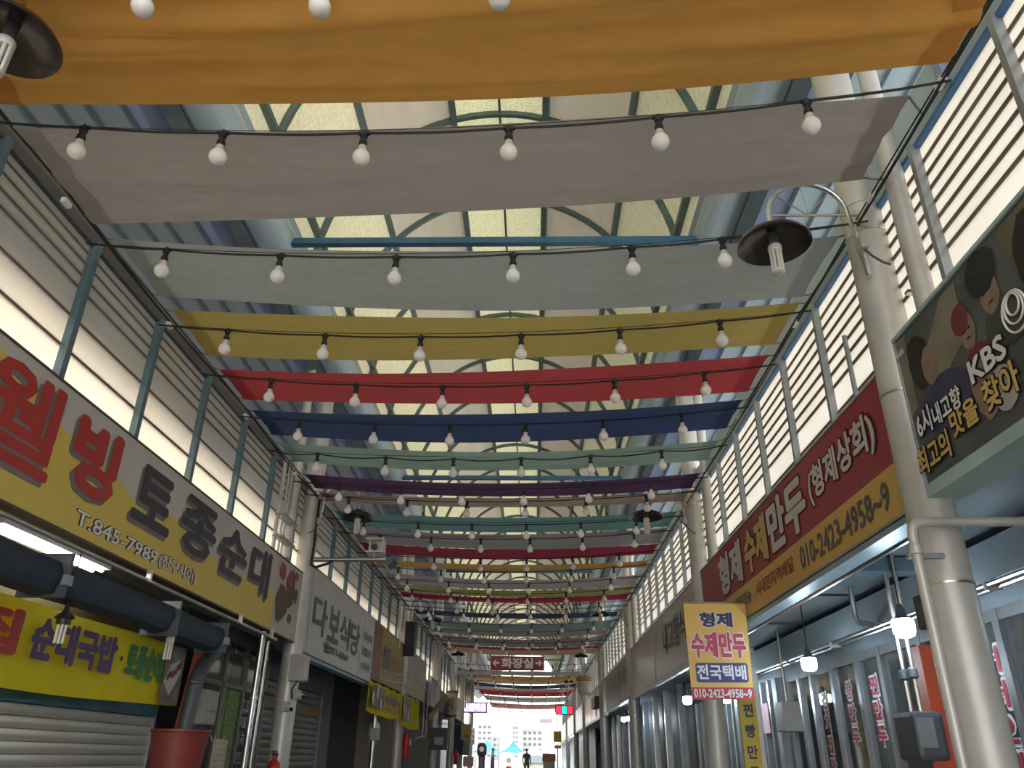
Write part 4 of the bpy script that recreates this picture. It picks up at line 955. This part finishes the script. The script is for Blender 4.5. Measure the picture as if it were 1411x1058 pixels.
# meter box with pipes
t = thing('gas_meter', 'charcoal gas meter with two pipes before the glass doors', 'meter', (2.35, 4.45, 1.6))
MB().chamfer(2.28, 2.44, 4.33, 4.58, 1.56, 1.79, .025).build('body', solid('meter_charcoal', (.09, .10, .115), .4), t)
MB().box(2.29, 2.38, 4.325, 4.332, 1.62, 1.76).build('dial_plate', solid('meter_grey', (.25, .27, .29), .4), t)
for y in (4.40, 4.51): MB().tube([(2.36, y, 1.78), (2.36, y, 2.1), (2.37, y, 2.62)], .014, 8).build('pipe', STEEL, t, True)
for y in (4.40, 4.51): MB().lathe((2.36, y, 1.98), [(.015, -.03), (.026, -.02), (.026, .02), (.015, .03)], 10).build('valve', GREYD, t, True)
# LED lamps burning under the right soffit
def led(x, y, z, lab, sc=1.0):
    t = thing('led_lamp', lab, 'lamp', (x, y, z))
    MB().tube([(x, y, z+.075*sc), (x, y, 2.62)], .004, 5).build('cord', WIRE, t)
    MB().lathe((x, y, z), [(.010, .115*sc), (.02*sc, .09*sc), (.03*sc, .05*sc), (.05*sc, .035*sc)], 16).build('base', GREYD, t, True)
    MB().lathe((x, y, z), [(.052*sc, .034*sc), (.056*sc, .015*sc), (.054*sc, -.03*sc), (.045*sc, -.05*sc), (.025*sc, -.058*sc), (0, -.06*sc)], 18).build('bulb', LEDM, t, True)
led(2.3, 4.27, 2.20, 'brightest LED lamp glowing nearest under the right soffit')
led(2.3, 5.83, 2.18, 'second glowing LED lamp under the right soffit', .95)
led(2.3, 8.5, 2.13, 'glowing LED lamp half hidden behind the amber banner')
led(2.3, 10.6, 2.24, 'larger LED lamp of the pair beyond the amber banner'); led(2.34, 10.0, 2.30, 'smaller LED lamp of the pair beyond the amber banner', .8)
led(2.3, 17.1, 2.30, 'left LED lamp of the distant pair under the olive fascia'); led(2.3, 18.2, 2.33, 'right LED lamp of the distant pair under the olive fascia')
led(3.5, 3.4, 2.25, 'LED lamp glowing inside the nearest glass shop', 1.1); led(3.6, 7.0, 2.2, 'LED lamp glowing inside the dumpling shop doors')
t = thing('tube_light', 'white tube light below the far white fascia on the right', 'lamp', (2.2, 44, 2.7))
MB().box(2.20, 2.28, 38.6, 46, 2.55, 2.61).build('housing', WHITE, t); MB().tube([(2.24, 38.8, 2.53), (2.24, 45.8, 2.53)], .02, 8).build('tube', TUBEC, t, True)
# yellow upright sign, posters and steel doors beyond
t = thing('upright_sign', 'narrow yellow upright sign with dark letters below the amber banner', 'sign', (2.28, 7.6, 0))
MB().box(2.21, 2.36, 7.6, 7.63, .2, 2.12).build('board', solid('upright_yellow', (.70, .50, .04), .5), t)
for k, ch in enumerate('찐빵만두'): lettering(ch, 'F', (2.285, 7.6, 1.96-.17*k), .09, .11, solid('ink_blue', (.03, .05, .16), .5), t, .03, .006)
MB().box(2.36, 2.40, 7.6, 7.64, 0, 2.5).build('post', STEEL, t)
t = thing('steel_door_wall', 'row of narrow steel door frames beyond the amber banner', 'door', (2.7, 10, 0))
for k in range(16):
    y = 8.15+.27*k; MB().box(2.72, 2.80, y, y+(.06 if k % 3 else .14), 0, 2.29).build('steel_post', STEEL if k % 2 else GREYM, t)
for k in range(5): MB().box(2.78, 2.80, 8.2+.85*k, 8.95+.85*k, .1, 2.2).build('door_leaf', GREYM if k % 2 else solid('door_slate', (.12, .15, .18), .35, .4), t)
MB().box(2.715, 2.72, 8.5, 8.75, 1.80, 2.08).build('poster', solid('poster_pink', (.55, .35, .36), .6, 0, .3, 40), t)
t = thing('meter_box', 'grey metal meter box between the steel posts on the right', 'box', (2.6, 7.4, 1.7))
MB().chamfer(2.50, 2.66, 7.28, 7.52, 1.78, 2.02, .01).build('body', BOXG, t); MB().tube([(2.58, 7.4, 2.02), (2.58, 7.4, 2.62)], .014, 8).build('pipe', STEEL, t)
struct(MB().box(2.75, 2.85, 12.5, 30, 0, 2.62).build('wall_right_far', solid('wall_slate', (.09, .11, .13), .5, .1, .3, 2)))
struct(MB().box(2.75, 2.85, 33, 74, 0, 2.62).build('wall_right_end', solid('wall_slate', (.1, .1, .1))))
wf = bpy.data.objects['wall_right_far']
for k in range(12):
    y = 13+1.4*k; MB().box(2.60, 2.70, y, y+.10, 0, 2.62).build('steel_post', STEEL if k % 3 else GREYM, wf)
# round ventilator on the right fascia and a small dark box
t = thing('ventilator', 'round steel ventilator drum with a rusty rim above the right fascia', 'ventilator', (1.9, 24.3, 3.24))
MB().lathe((1.84, 24.3, 0), [(.20, 3.28), (.20, 3.62), (.16, 3.70)], 22).build('drum', solid('drum_steel', (.36, .37, .36), .4, .4, .2, 5), t, True)
MB().lathe((1.84, 24.3, 0), [(.205, 3.60), (.225, 3.61), (.225, 3.68), (.14, 3.78), (0, 3.80)], 22).build('cap', solid('rim_rust', (.26, .14, .08), .6, 0, .3, 10), t, True)
MB().box(1.70, 2.06, 24.15, 24.45, 3.232, 3.28).build('foot', GREYM, t)
t = thing('small_box', 'small dark box fixed on the lilac fascia far right', 'box', (1.96, 21.4, 2.7))
MB().chamfer(1.86, 1.99, 20.6, 21.8, 2.70, 2.95, .02).build('body', SEDGE, t); MB().tube([(1.93, 21.2, 2.7), (1.93, 21.2, 2.5)], .015, 6).build('cable', BLACK, t)
# pipe stub on the right clerestory
t = thing('pipe_stub', 'short grey pipe standing on the crimson sign top', 'pipe', (2.05, 3.75, 3.24))
MB().tube([(2.055, 3.74, 3.24), (2.055, 3.74, 3.66)], .014, 8).build('pipe', GREYM, t, True); MB().box(2.03, 2.08, 3.72, 3.76, 3.237, 3.25).build('foot', GREYM, t)

# ================================================================== the far end of the arcade
t = thing('led_display', 'glowing violet LED text display hung at the far left', 'display', (-1.8, 30, 3.0))
MB().box(-2.25, -1.32, 30.0, 30.15, 2.98, 3.34).build('casing', GREYD, t)
MB().box(-2.22, -1.35, 29.99, 30.0, 3.01, 3.31).build('screen', glow('screen_violet', (.45, .35, .75), 1.0), t)
lettering('순준미용', 'F', (-1.78, 29.99, 3.16), .80, .24, glow('screen_text', (1.0, .92, 1.0), 2.5), t, .03, .01)
MB().tube([(-2.25, 30.07, 3.16), (-2.6, 30.07, 3.16), (-2.6, 30.07, .15)], .04, 8).build('stand', GREYM, t)
t = thing('signal_display', 'red green red lit signal box hung at the far right', 'display', (1.45, 30, 2.95))
MB().box(1.13, 1.77, 30, 30.12, 2.95, 3.26).build('casing', BLACK, t)
for k, c in enumerate(((1, .03, .06), (.02, .85, .40), (1, .03, .06))): MB().chamfer(1.16+.205*k, 1.335+.205*k, 29.98, 30.0, 2.98, 3.23, .01).build('lit_panel', glow('signal_%d' % k, c, 1.6), t)
for x in (1.3, 1.6): MB().tube([(x, 30.06, 3.26), (x, 30.06, 4.1)], .012, 6).build('hanger', GREYM, t)
t = thing('yellow_lantern', 'yellow box lantern with a white disc below it, far right', 'sign', (1.25, 32, 1.8))
MB().chamfer(1.10, 1.40, 31.95, 32.1, 2.10, 2.47, .02).build('box', solid('lantern_yellow', (.75, .60, .02), .4), t)
MB().lathe((1.25, 32.0, 1.93), [(.12, -.06), (.14, 0), (.12, .06)], 18).build('disc', WHITE, t, True); MB().tube([(1.25, 32, 2.47), (1.25, 32, 4.1)], .008, 5).build('rod', GREYM, t)
MB().box(1.23, 1.27, 31.98, 32.02, floorz(32), 1.88).build('post', GREYM, t)
t = thing('standing_clock', 'tall dark wooden pendulum clock beside the far left opening', 'clock', (-1.47, 30, floorz(30)))
CW = solid('clock_wood', (.06, .03, .045), .45, 0, .2, 8)
MB().chamfer(-1.63, -1.31, 29.9, 30.15, floorz(30), .75, .02).build('base', CW, t)
MB().box(-1.58, -1.36, 29.93, 30.12, .75, 1.62).build('trunk', CW, t); MB().box(-1.54, -1.40, 29.92, 29.93, .85, 1.55).build('door_glass', solid('clock_glass', (.20, .17, .24), .2), t)
hd = MB(); n = 12; P = [(-1.635, 1.62), (-1.305, 1.62), (-1.305, 1.86)]+[(-1.47+.165*cos(pi*k/n), 1.86+.15*sin(pi*k/n)) for k in range(1, n)]+[(-1.635, 1.86)]
for yy in (29.88, 30.14): hd.v += [(a, yy, b) for a, b in P]
q = len(P); hd.f.append(tuple(range(q))); hd.f.append(tuple(range(2*q-1, q-1, -1)))
for k in range(q): hd.f.append((k, k+q, (k+1) % q+q, (k+1) % q))
hd.build('hood', CW, t); MB().poly([(-1.47+.085*cos(2*pi*k/20), 29.875, 1.80+.085*sin(2*pi*k/20)) for k in range(20)]).build('dial', WHITE, t)
t = thing('menu_board', 'white hanging board with rows of dark characters at the far left', 'sign', (-1.85, 29.5, 1.95))
MB().box(-2.02, -1.70, 29.5, 29.53, 1.93, 2.48).build('board', WHITE, t)
for k in range(3):
    for j in range(3): lettering('김밥국', 'F', (-1.86, 29.5, 2.36-.16*j), .26, .10, INK, t, .02, .008) if k == 0 else None
MB().tube([(-1.86, 29.51, 2.48), (-1.86, 29.51, 3.6)], .005, 4).build('cord', WIRE, t); MB().tube([(-1.86, 29.51, 3.6), (-1.86, 29.51, 4.1)], .005, 4).build('cord', WIRE, t)
t = thing('stall_rack', 'pink and white stall rack at the far left opening', 'rack', (-1.75, 28, floorz(28)))
for k in range(4): MB().chamfer(-1.95, -1.58-.02*k, 27.8, 28.5, floorz(28)+.38*k, floorz(28)+.38*k+.30, .03).build('tray', solid('tray_pink', (.60, .42, .42), .5, 0, .2, 8) if k % 2 else WHITE, t)
for x in (-1.93, -1.6): MB().box(x-.015, x+.015, 28.48, 28.51, floorz(28), 1.75).build('post', RED, t)
def pile(name, lab, cat, x, y, w_, h, cols, n):
    t = thing(name, lab, cat, (x, y, floorz(y))); z0 = floorz(y)
    MB().chamfer(x-w_/2, x+w_/2, y-.3, y+.4, z0, z0+h*.6, .03).build('table', solid('table_brown', (.22, .13, .08), .7), t)
    for k in range(n):
        cx = x+random.uniform(-.42, .42)*w_; cy = y+random.uniform(-.2, .3); cz = z0+h*.6; rr = random.uniform(.10, .16)
        m = MB().lathe((cx, cy, cz), [(rr*.8, 0), (rr*1.1, rr*.5), (rr*.9, rr*1.1), (rr*.35, rr*1.5), (rr*.5, rr*2.0)], 9)
        m.v = [(a+random.uniform(-.02, .02), b+random.uniform(-.02, .02), c) for a, b, c in m.v]
        m.build('bag', cols[k % len(cols)], t)
BAGW = solid('bag_white', (.62, .58, .55), .5, 0, .1, 10); BAGB = solid('bag_brown', (.22, .15, .12), .6, 0, .3, 10)
pile('produce_stall', 'stall heaped with white plastic bags, far right', 'stall', 1.35, 31, 1.0, 1.25, [BAGW, BAGB, BAGW], 16)
pile('produce_stall', 'low stall of brown sacks left of the white bags', 'stall', .72, 33, .7, 1.05, [BAGB, BAGB, BAGW], 9)
pile('produce_stall', 'small stall of pale parcels under the far right columns', 'stall', 1.6, 27.2, .5, 1.15, [BAGW, BAGB], 7)
t = thing('cardboard_box', 'brown cardboard box on a tall stand behind the sacks', 'box', (1.0, 36, floorz(36)))
MB().chamfer(.72, 1.28, 36, 36.4, 1.42, 1.72, .01).build('carton', solid('carton_brown', (.36, .20, .12), .8), t); MB().box(.75, 1.25, 36.02, 36.38, floorz(36), 1.42).build('stand', GREYM, t)
t = thing('small_van', 'pale parked van with a wide windscreen at the street end', 'car', (.35, 52, .35))
m = MB(); pr = [(-.8, .55), (-.82, 1.05), (-.72, 1.25), (-.60, 1.75), (.60, 1.75), (.72, 1.25), (.82, 1.05), (.8, .55)]
for yy in (52, 54.5): m.v += [(.35+a, yy+(.25 if b > 1.5 and yy < 53 else 0), b+.0) for a, b in pr]
m.f = [tuple(range(8)), tuple(range(15, 7, -1))]+[(k, k+8, (k+1) % 8+8, (k+1) % 8) for k in range(8)]
m.build('body', WHITE, t); MB().poly([(-.22, 51.98, 1.28), (.92, 51.98, 1.28), (.82, 52.2, 1.70), (-.12, 52.2, 1.70)]).build('windscreen', solid('windscreen', (.20, .26, .30), .1), t)
for x in (-.38, 1.08): MB().tube([(x-.08, 52.4, .65), (x+.08, 52.4, .65)], .30, 16).build('wheel', BLACK, t, True)
for x in (-.3, 1.0): MB().chamfer(x-.1, x+.1, 51.96, 52.02, .95, 1.08, .01).build('headlamp', BULBW, t)
t = thing('street_board', 'small orange and white street board in the middle distance', 'sign', (-.95, 45, floorz(45)))
MB().box(-1.10, -.80, 45, 45.05, .62, 1.15).build('board', solid('board_orange', (.75, .13, .05), .5), t); MB().poly([(-.95+.14*cos(2*pi*k/16), 44.99, 1.42+.14*sin(2*pi*k/16)) for k in range(16)]).build('disc', WHITE, t)
MB().box(-.97, -.93, 45.01, 45.04, .30, 1.5).build('post', GREYM, t)

def person(label, x, y, zf, h, coat, legs, hair, face_y=-1, turn=0.0):
    """one continuous skinned figure; clothing by material"""
    k = h/1.72
    J = {'pelvis': ((0, 0, .95), .125), 'waist': ((0, 0, 1.10), .125), 'chest': ((0, .01, 1.30), .15), 'neckb': ((0, .01, 1.45), .075), 'neck': ((0, 0, 1.51), .052), 'jaw': ((0, -.025, 1.57), .07), 'head': ((0, -.01, 1.645), .095), 'crown': ((0, .01, 1.70), .06)}
    Ed = [('pelvis', 'waist'), ('waist', 'chest'), ('chest', 'neckb'), ('neckb', 'neck'), ('neck', 'jaw'), ('jaw', 'head'), ('head', 'crown')]
    for s, n in ((-1, 'l'), (1, 'r')):
        st = .06*s
        J['sh'+n] = ((.17*s, .01, 1.40), .07); J['el'+n] = ((.23*s, .03, 1.14), .05); J['wr'+n] = ((.22*s, -.06, .90), .034); J['pa'+n] = ((.22*s, -.08, .83), .036)
        Ed += [('chest', 'sh'+n), ('sh'+n, 'el'+n), ('el'+n, 'wr'+n), ('wr'+n, 'pa'+n)]
        for f in range(4):
            J['f%d%s' % (f, n)] = ((.215*s, -.105+.02*f, .76-.01*(f in (1, 2))), .009); Ed.append(('pa'+n, 'f%d%s' % (f, n)))
        J['th'+n] = ((.19*s, -.12, .80), .010); Ed.append(('pa'+n, 'th'+n))
        J['hip'+n] = ((.09*s, 0, .88), .10); J['kn'+n] = ((.10*s, -.01+st, .49), .065); J['an'+n] = ((.10*s, .02+st*1.5, .09), .045); J['to'+n] = ((.11*s, -.13+st*1.5, .035), .035)
        Ed += [('pelvis', 'hip'+n), ('hip'+n, 'kn'+n), ('kn'+n, 'an'+n), ('an'+n, 'to'+n)]
    names = list(J); idx = {n: i for i, n in enumerate(names)}
    me = bpy.data.meshes.new('skel'); me.from_pydata([tuple(c*k for c in J[n][0]) for n in names], [(idx[a], idx[b]) for a, b in Ed], []); me.update()
    o = bpy.data.objects.new('skel', me); COL.objects.link(o)
    sk = o.modifiers.new('s', 'SKIN'); sk.branch_smoothing = .4
    for i, n in enumerate(names):
        v = me.skin_vertices[0].data[i]; r_ = J[n][1]*k; v.radius = (r_*(1.25 if n in ('chest', 'waist', 'pelvis') else 1), r_*.9); v.use_root = (n == 'pelvis')
    o.modifiers.new('sub', 'SUBSURF').levels = 2
    dg = bpy.context.evaluated_depsgraph_get(); dg.update()
    bm2 = bpy.data.meshes.new_from_object(o.evaluated_get(dg)); bpy.data.objects.remove(o)
    for mt in (coat, legs, solid('skin_tone', (.42, .26, .18), .6), hair, BLACK): bm2.materials.append(mt)
    for p in bm2.polygons:
        c = p.center/k; p.use_smooth = True
        p.material_index = 0
        if c.z < .10: p.material_index = 4
        elif c.z < .95 and abs(c.x) < .19 and not (abs(c.x) > .16 and c.z > .78): p.material_index = 1
        if abs(c.x) > .14 and c.z < .90 and c.z > .5 and (abs(c.x) > .175): p.material_index = 2
        if c.z > 1.49: p.material_index = 2
        if c.z > 1.60 and (c.y > -.03 or c.z > 1.695): p.material_index = 3
    t = thing('person', label, 'person', (x, y, zf))
    b = bpy.data.objects.new('body', bm2); COL.objects.link(b); b.parent = t; ORIG[b.name] = (x, y, zf)
    f = MB()
    zz = zf+1.645*k
    for s in (-1, 1): f.lathe((x+s*.035*k, y-.10*k, zz), [(0, -.008), (.009, 0), (0, .008)], 8)
    f.build('eyes', BLACK, t); MB().lathe((x, y-.112*k, zz-.03), [(.012, -.012), (.016, 0), (.008, .03), (0, .035)], 8).build('nose', solid('skin_tone', (.4, .3, .2)), t); MB().box(x-.025, x+.025, y-.105*k, y-.09*k, zz-.072, zz-.064).build('mouth', solid('lips', (.30, .10, .09), .6), t)
    for s in (-1, 1): MB().lathe((x+s*.093*k, y, zz-.02), [(.008, -.03), (.016, 0), (.008, .03)], 8).build('ear', solid('skin_tone', (.4, .3, .2)), t)
    t.rotation_euler = (0, 0, turn)
    return t
person('person in a dark jacket standing in the street at the far end', -.05, 50, floorz(50), 1.70, solid('jacket_dark', (.035, .04, .055), .7), solid('trousers_dark', (.025, .028, .035), .8), solid('hair_black', (.015, .012, .01), .6), turn=pi*.9)
person('person in a grey top walking by the tall clock', -1.47, 38, floorz(38), 1.72, solid('top_grey', (.20, .19, .24), .7), solid('trousers_grey', (.07, .07, .09), .8), solid('hair_black', (0, 0, 0)), turn=pi/2)

# buildings, tents and a lamp post in the street beyond
BW = solid('block_white', (.34, .34, .35), .7, 0, .03, 1); WIN = solid('window_grey', (.10, .10, .13), .3, 0, .1, 3)
def block(label, x0, x1, y, zt, cols, rows, win=WIN, gap=.55):
    t = thing('apartment_block', label, 'building', ((x0+x1)/2, y, .35))
    MB().box(x0, x1, y, y+8, .35, zt).build('wall', BW, t); MB().box(x0-.2, x1+.2, y-.2, y+8.2, zt, zt+.35).build('parapet', BW, t)
    dx = (x1-x0)/cols; dz = (zt-1.0)/rows
    for i in range(cols):
        for j in range(rows):
            MB().box(x0+dx*(i+.22), x0+dx*(i+.82), y-.06, y+.02, 1.0+dz*(j+.3), 1.0+dz*(j+.75)).build('window', win, t)
block('white apartment block with a grid of grey windows, left of the lamp post', -26.2, -19.6, 400, 15.6, 3, 6)
block('lower pale block joined right of the windowed apartment block', -19.0, -15.3, 402, 10.2, 2, 4)
block('narrow pale tower seen right of the lamp post', -9.6, -6.9, 400, 15.2, 2, 7)
block('wide pale block behind the white signboard at the street end', -5.0, 4.5, 410, 13.6, 4, 5)
t = thing('street_lamp', 'thin tall lamp post standing in the bright street beyond', 'pole', (-2.1, 60, .35))
MB().tube([(-2.1, 60, .35), (-2.1, 60, 7.0), (-2.0, 60, 7.3), (-1.2, 60, 7.4)], .07, 8).build('post', solid('post_pale', (.5, .5, .5), .5), t, True); MB().chamfer(-1.3, -.8, 59.9, 60.1, 7.33, 7.43, .02).build('head', GREYM, t)
MB().lathe((-2.1, 60, .35), [(.16, 0), (.16, .25), (.08, .35)], 10).build('foot', GREYM, t, True)
def tent(label, x, y, w_, zt, ze, c):
    t = thing('market_tent', label, 'tent', (x, y, .35)); n = 8; m = MB()
    m.v.append((x, y, zt))
    ring = []
    for f in (.35, 1.0):
        for sx, sy in ((-1, -1), (0, -1), (1, -1), (1, 0), (1, 1), (0, 1), (-1, 1), (-1, 0)): m.v.append((x+sx*w_/2*f, y+sy*w_/2*f, ze+(zt-ze)*((1-f)**1.7 if f < 1 else 0)))
    for k in range(8): m.f.append((0, 1+k, 1+(k+1) % 8)); m.f.append((1+k, 9+k, 9+(k+1) % 8, 1+(k+1) % 8))
    m.build('canopy', sheet('tent_'+label[:9].replace(' ', '_'), c, .3, .05), t, False)
    for sx in (-1, 1):
        for sy in (-1, 1): MB().tube([(x+sx*w_*.48, y+sy*w_*.48, .35), (x+sx*w_*.48, y+sy*w_*.48, ze)], .03, 6).build('leg', WHITE, t)
tent('light blue peaked tent left of the lamp post', -3.75, 75, 2.6, 2.95, 1.9, (.08, .26, .42))
tent('blue-tipped tent behind the dark-jacketed person', -1.5, 78, 2.4, 2.95, 1.95, (.06, .20, .40))
tent('wide white tent in the middle of the street end', .4, 70, 3.6, 2.35, 1.75, (.45, .45, .45))
tent('orange-red awning tent on the far right', 4.4, 82, 3.6, 3.5, 2.6, (.42, .10, .05))
t = thing('white_signboard', 'tall blank white signboard at the right street end', 'sign', (2.3, 72, .35))
MB().box(1.95, 2.9, 73, 73.15, 2.9, 4.8).build('board', WHITE, t); MB().tube([(2.4, 73.07, .35), (2.4, 73.07, 2.9)], .06, 8).build('post', GREYM, t)
t = thing('wall_lantern', 'grey box lantern hanging at the right street end', 'lamp', (1.2, 58, 3.6))
MB().box(.75, 1.65, 58, 58.3, 3.72, 3.95).build('box', solid('lantern_grey', (.25, .22, .24), .5), t); MB().box(.72, 2.05, 58, 58.3, 3.95, 4.0).build('roof', GREYM, t); MB().tube([(2.0, 58.15, .35), (2.0, 58.15, 4.0)], .05, 8).build('post', GREYM, t)
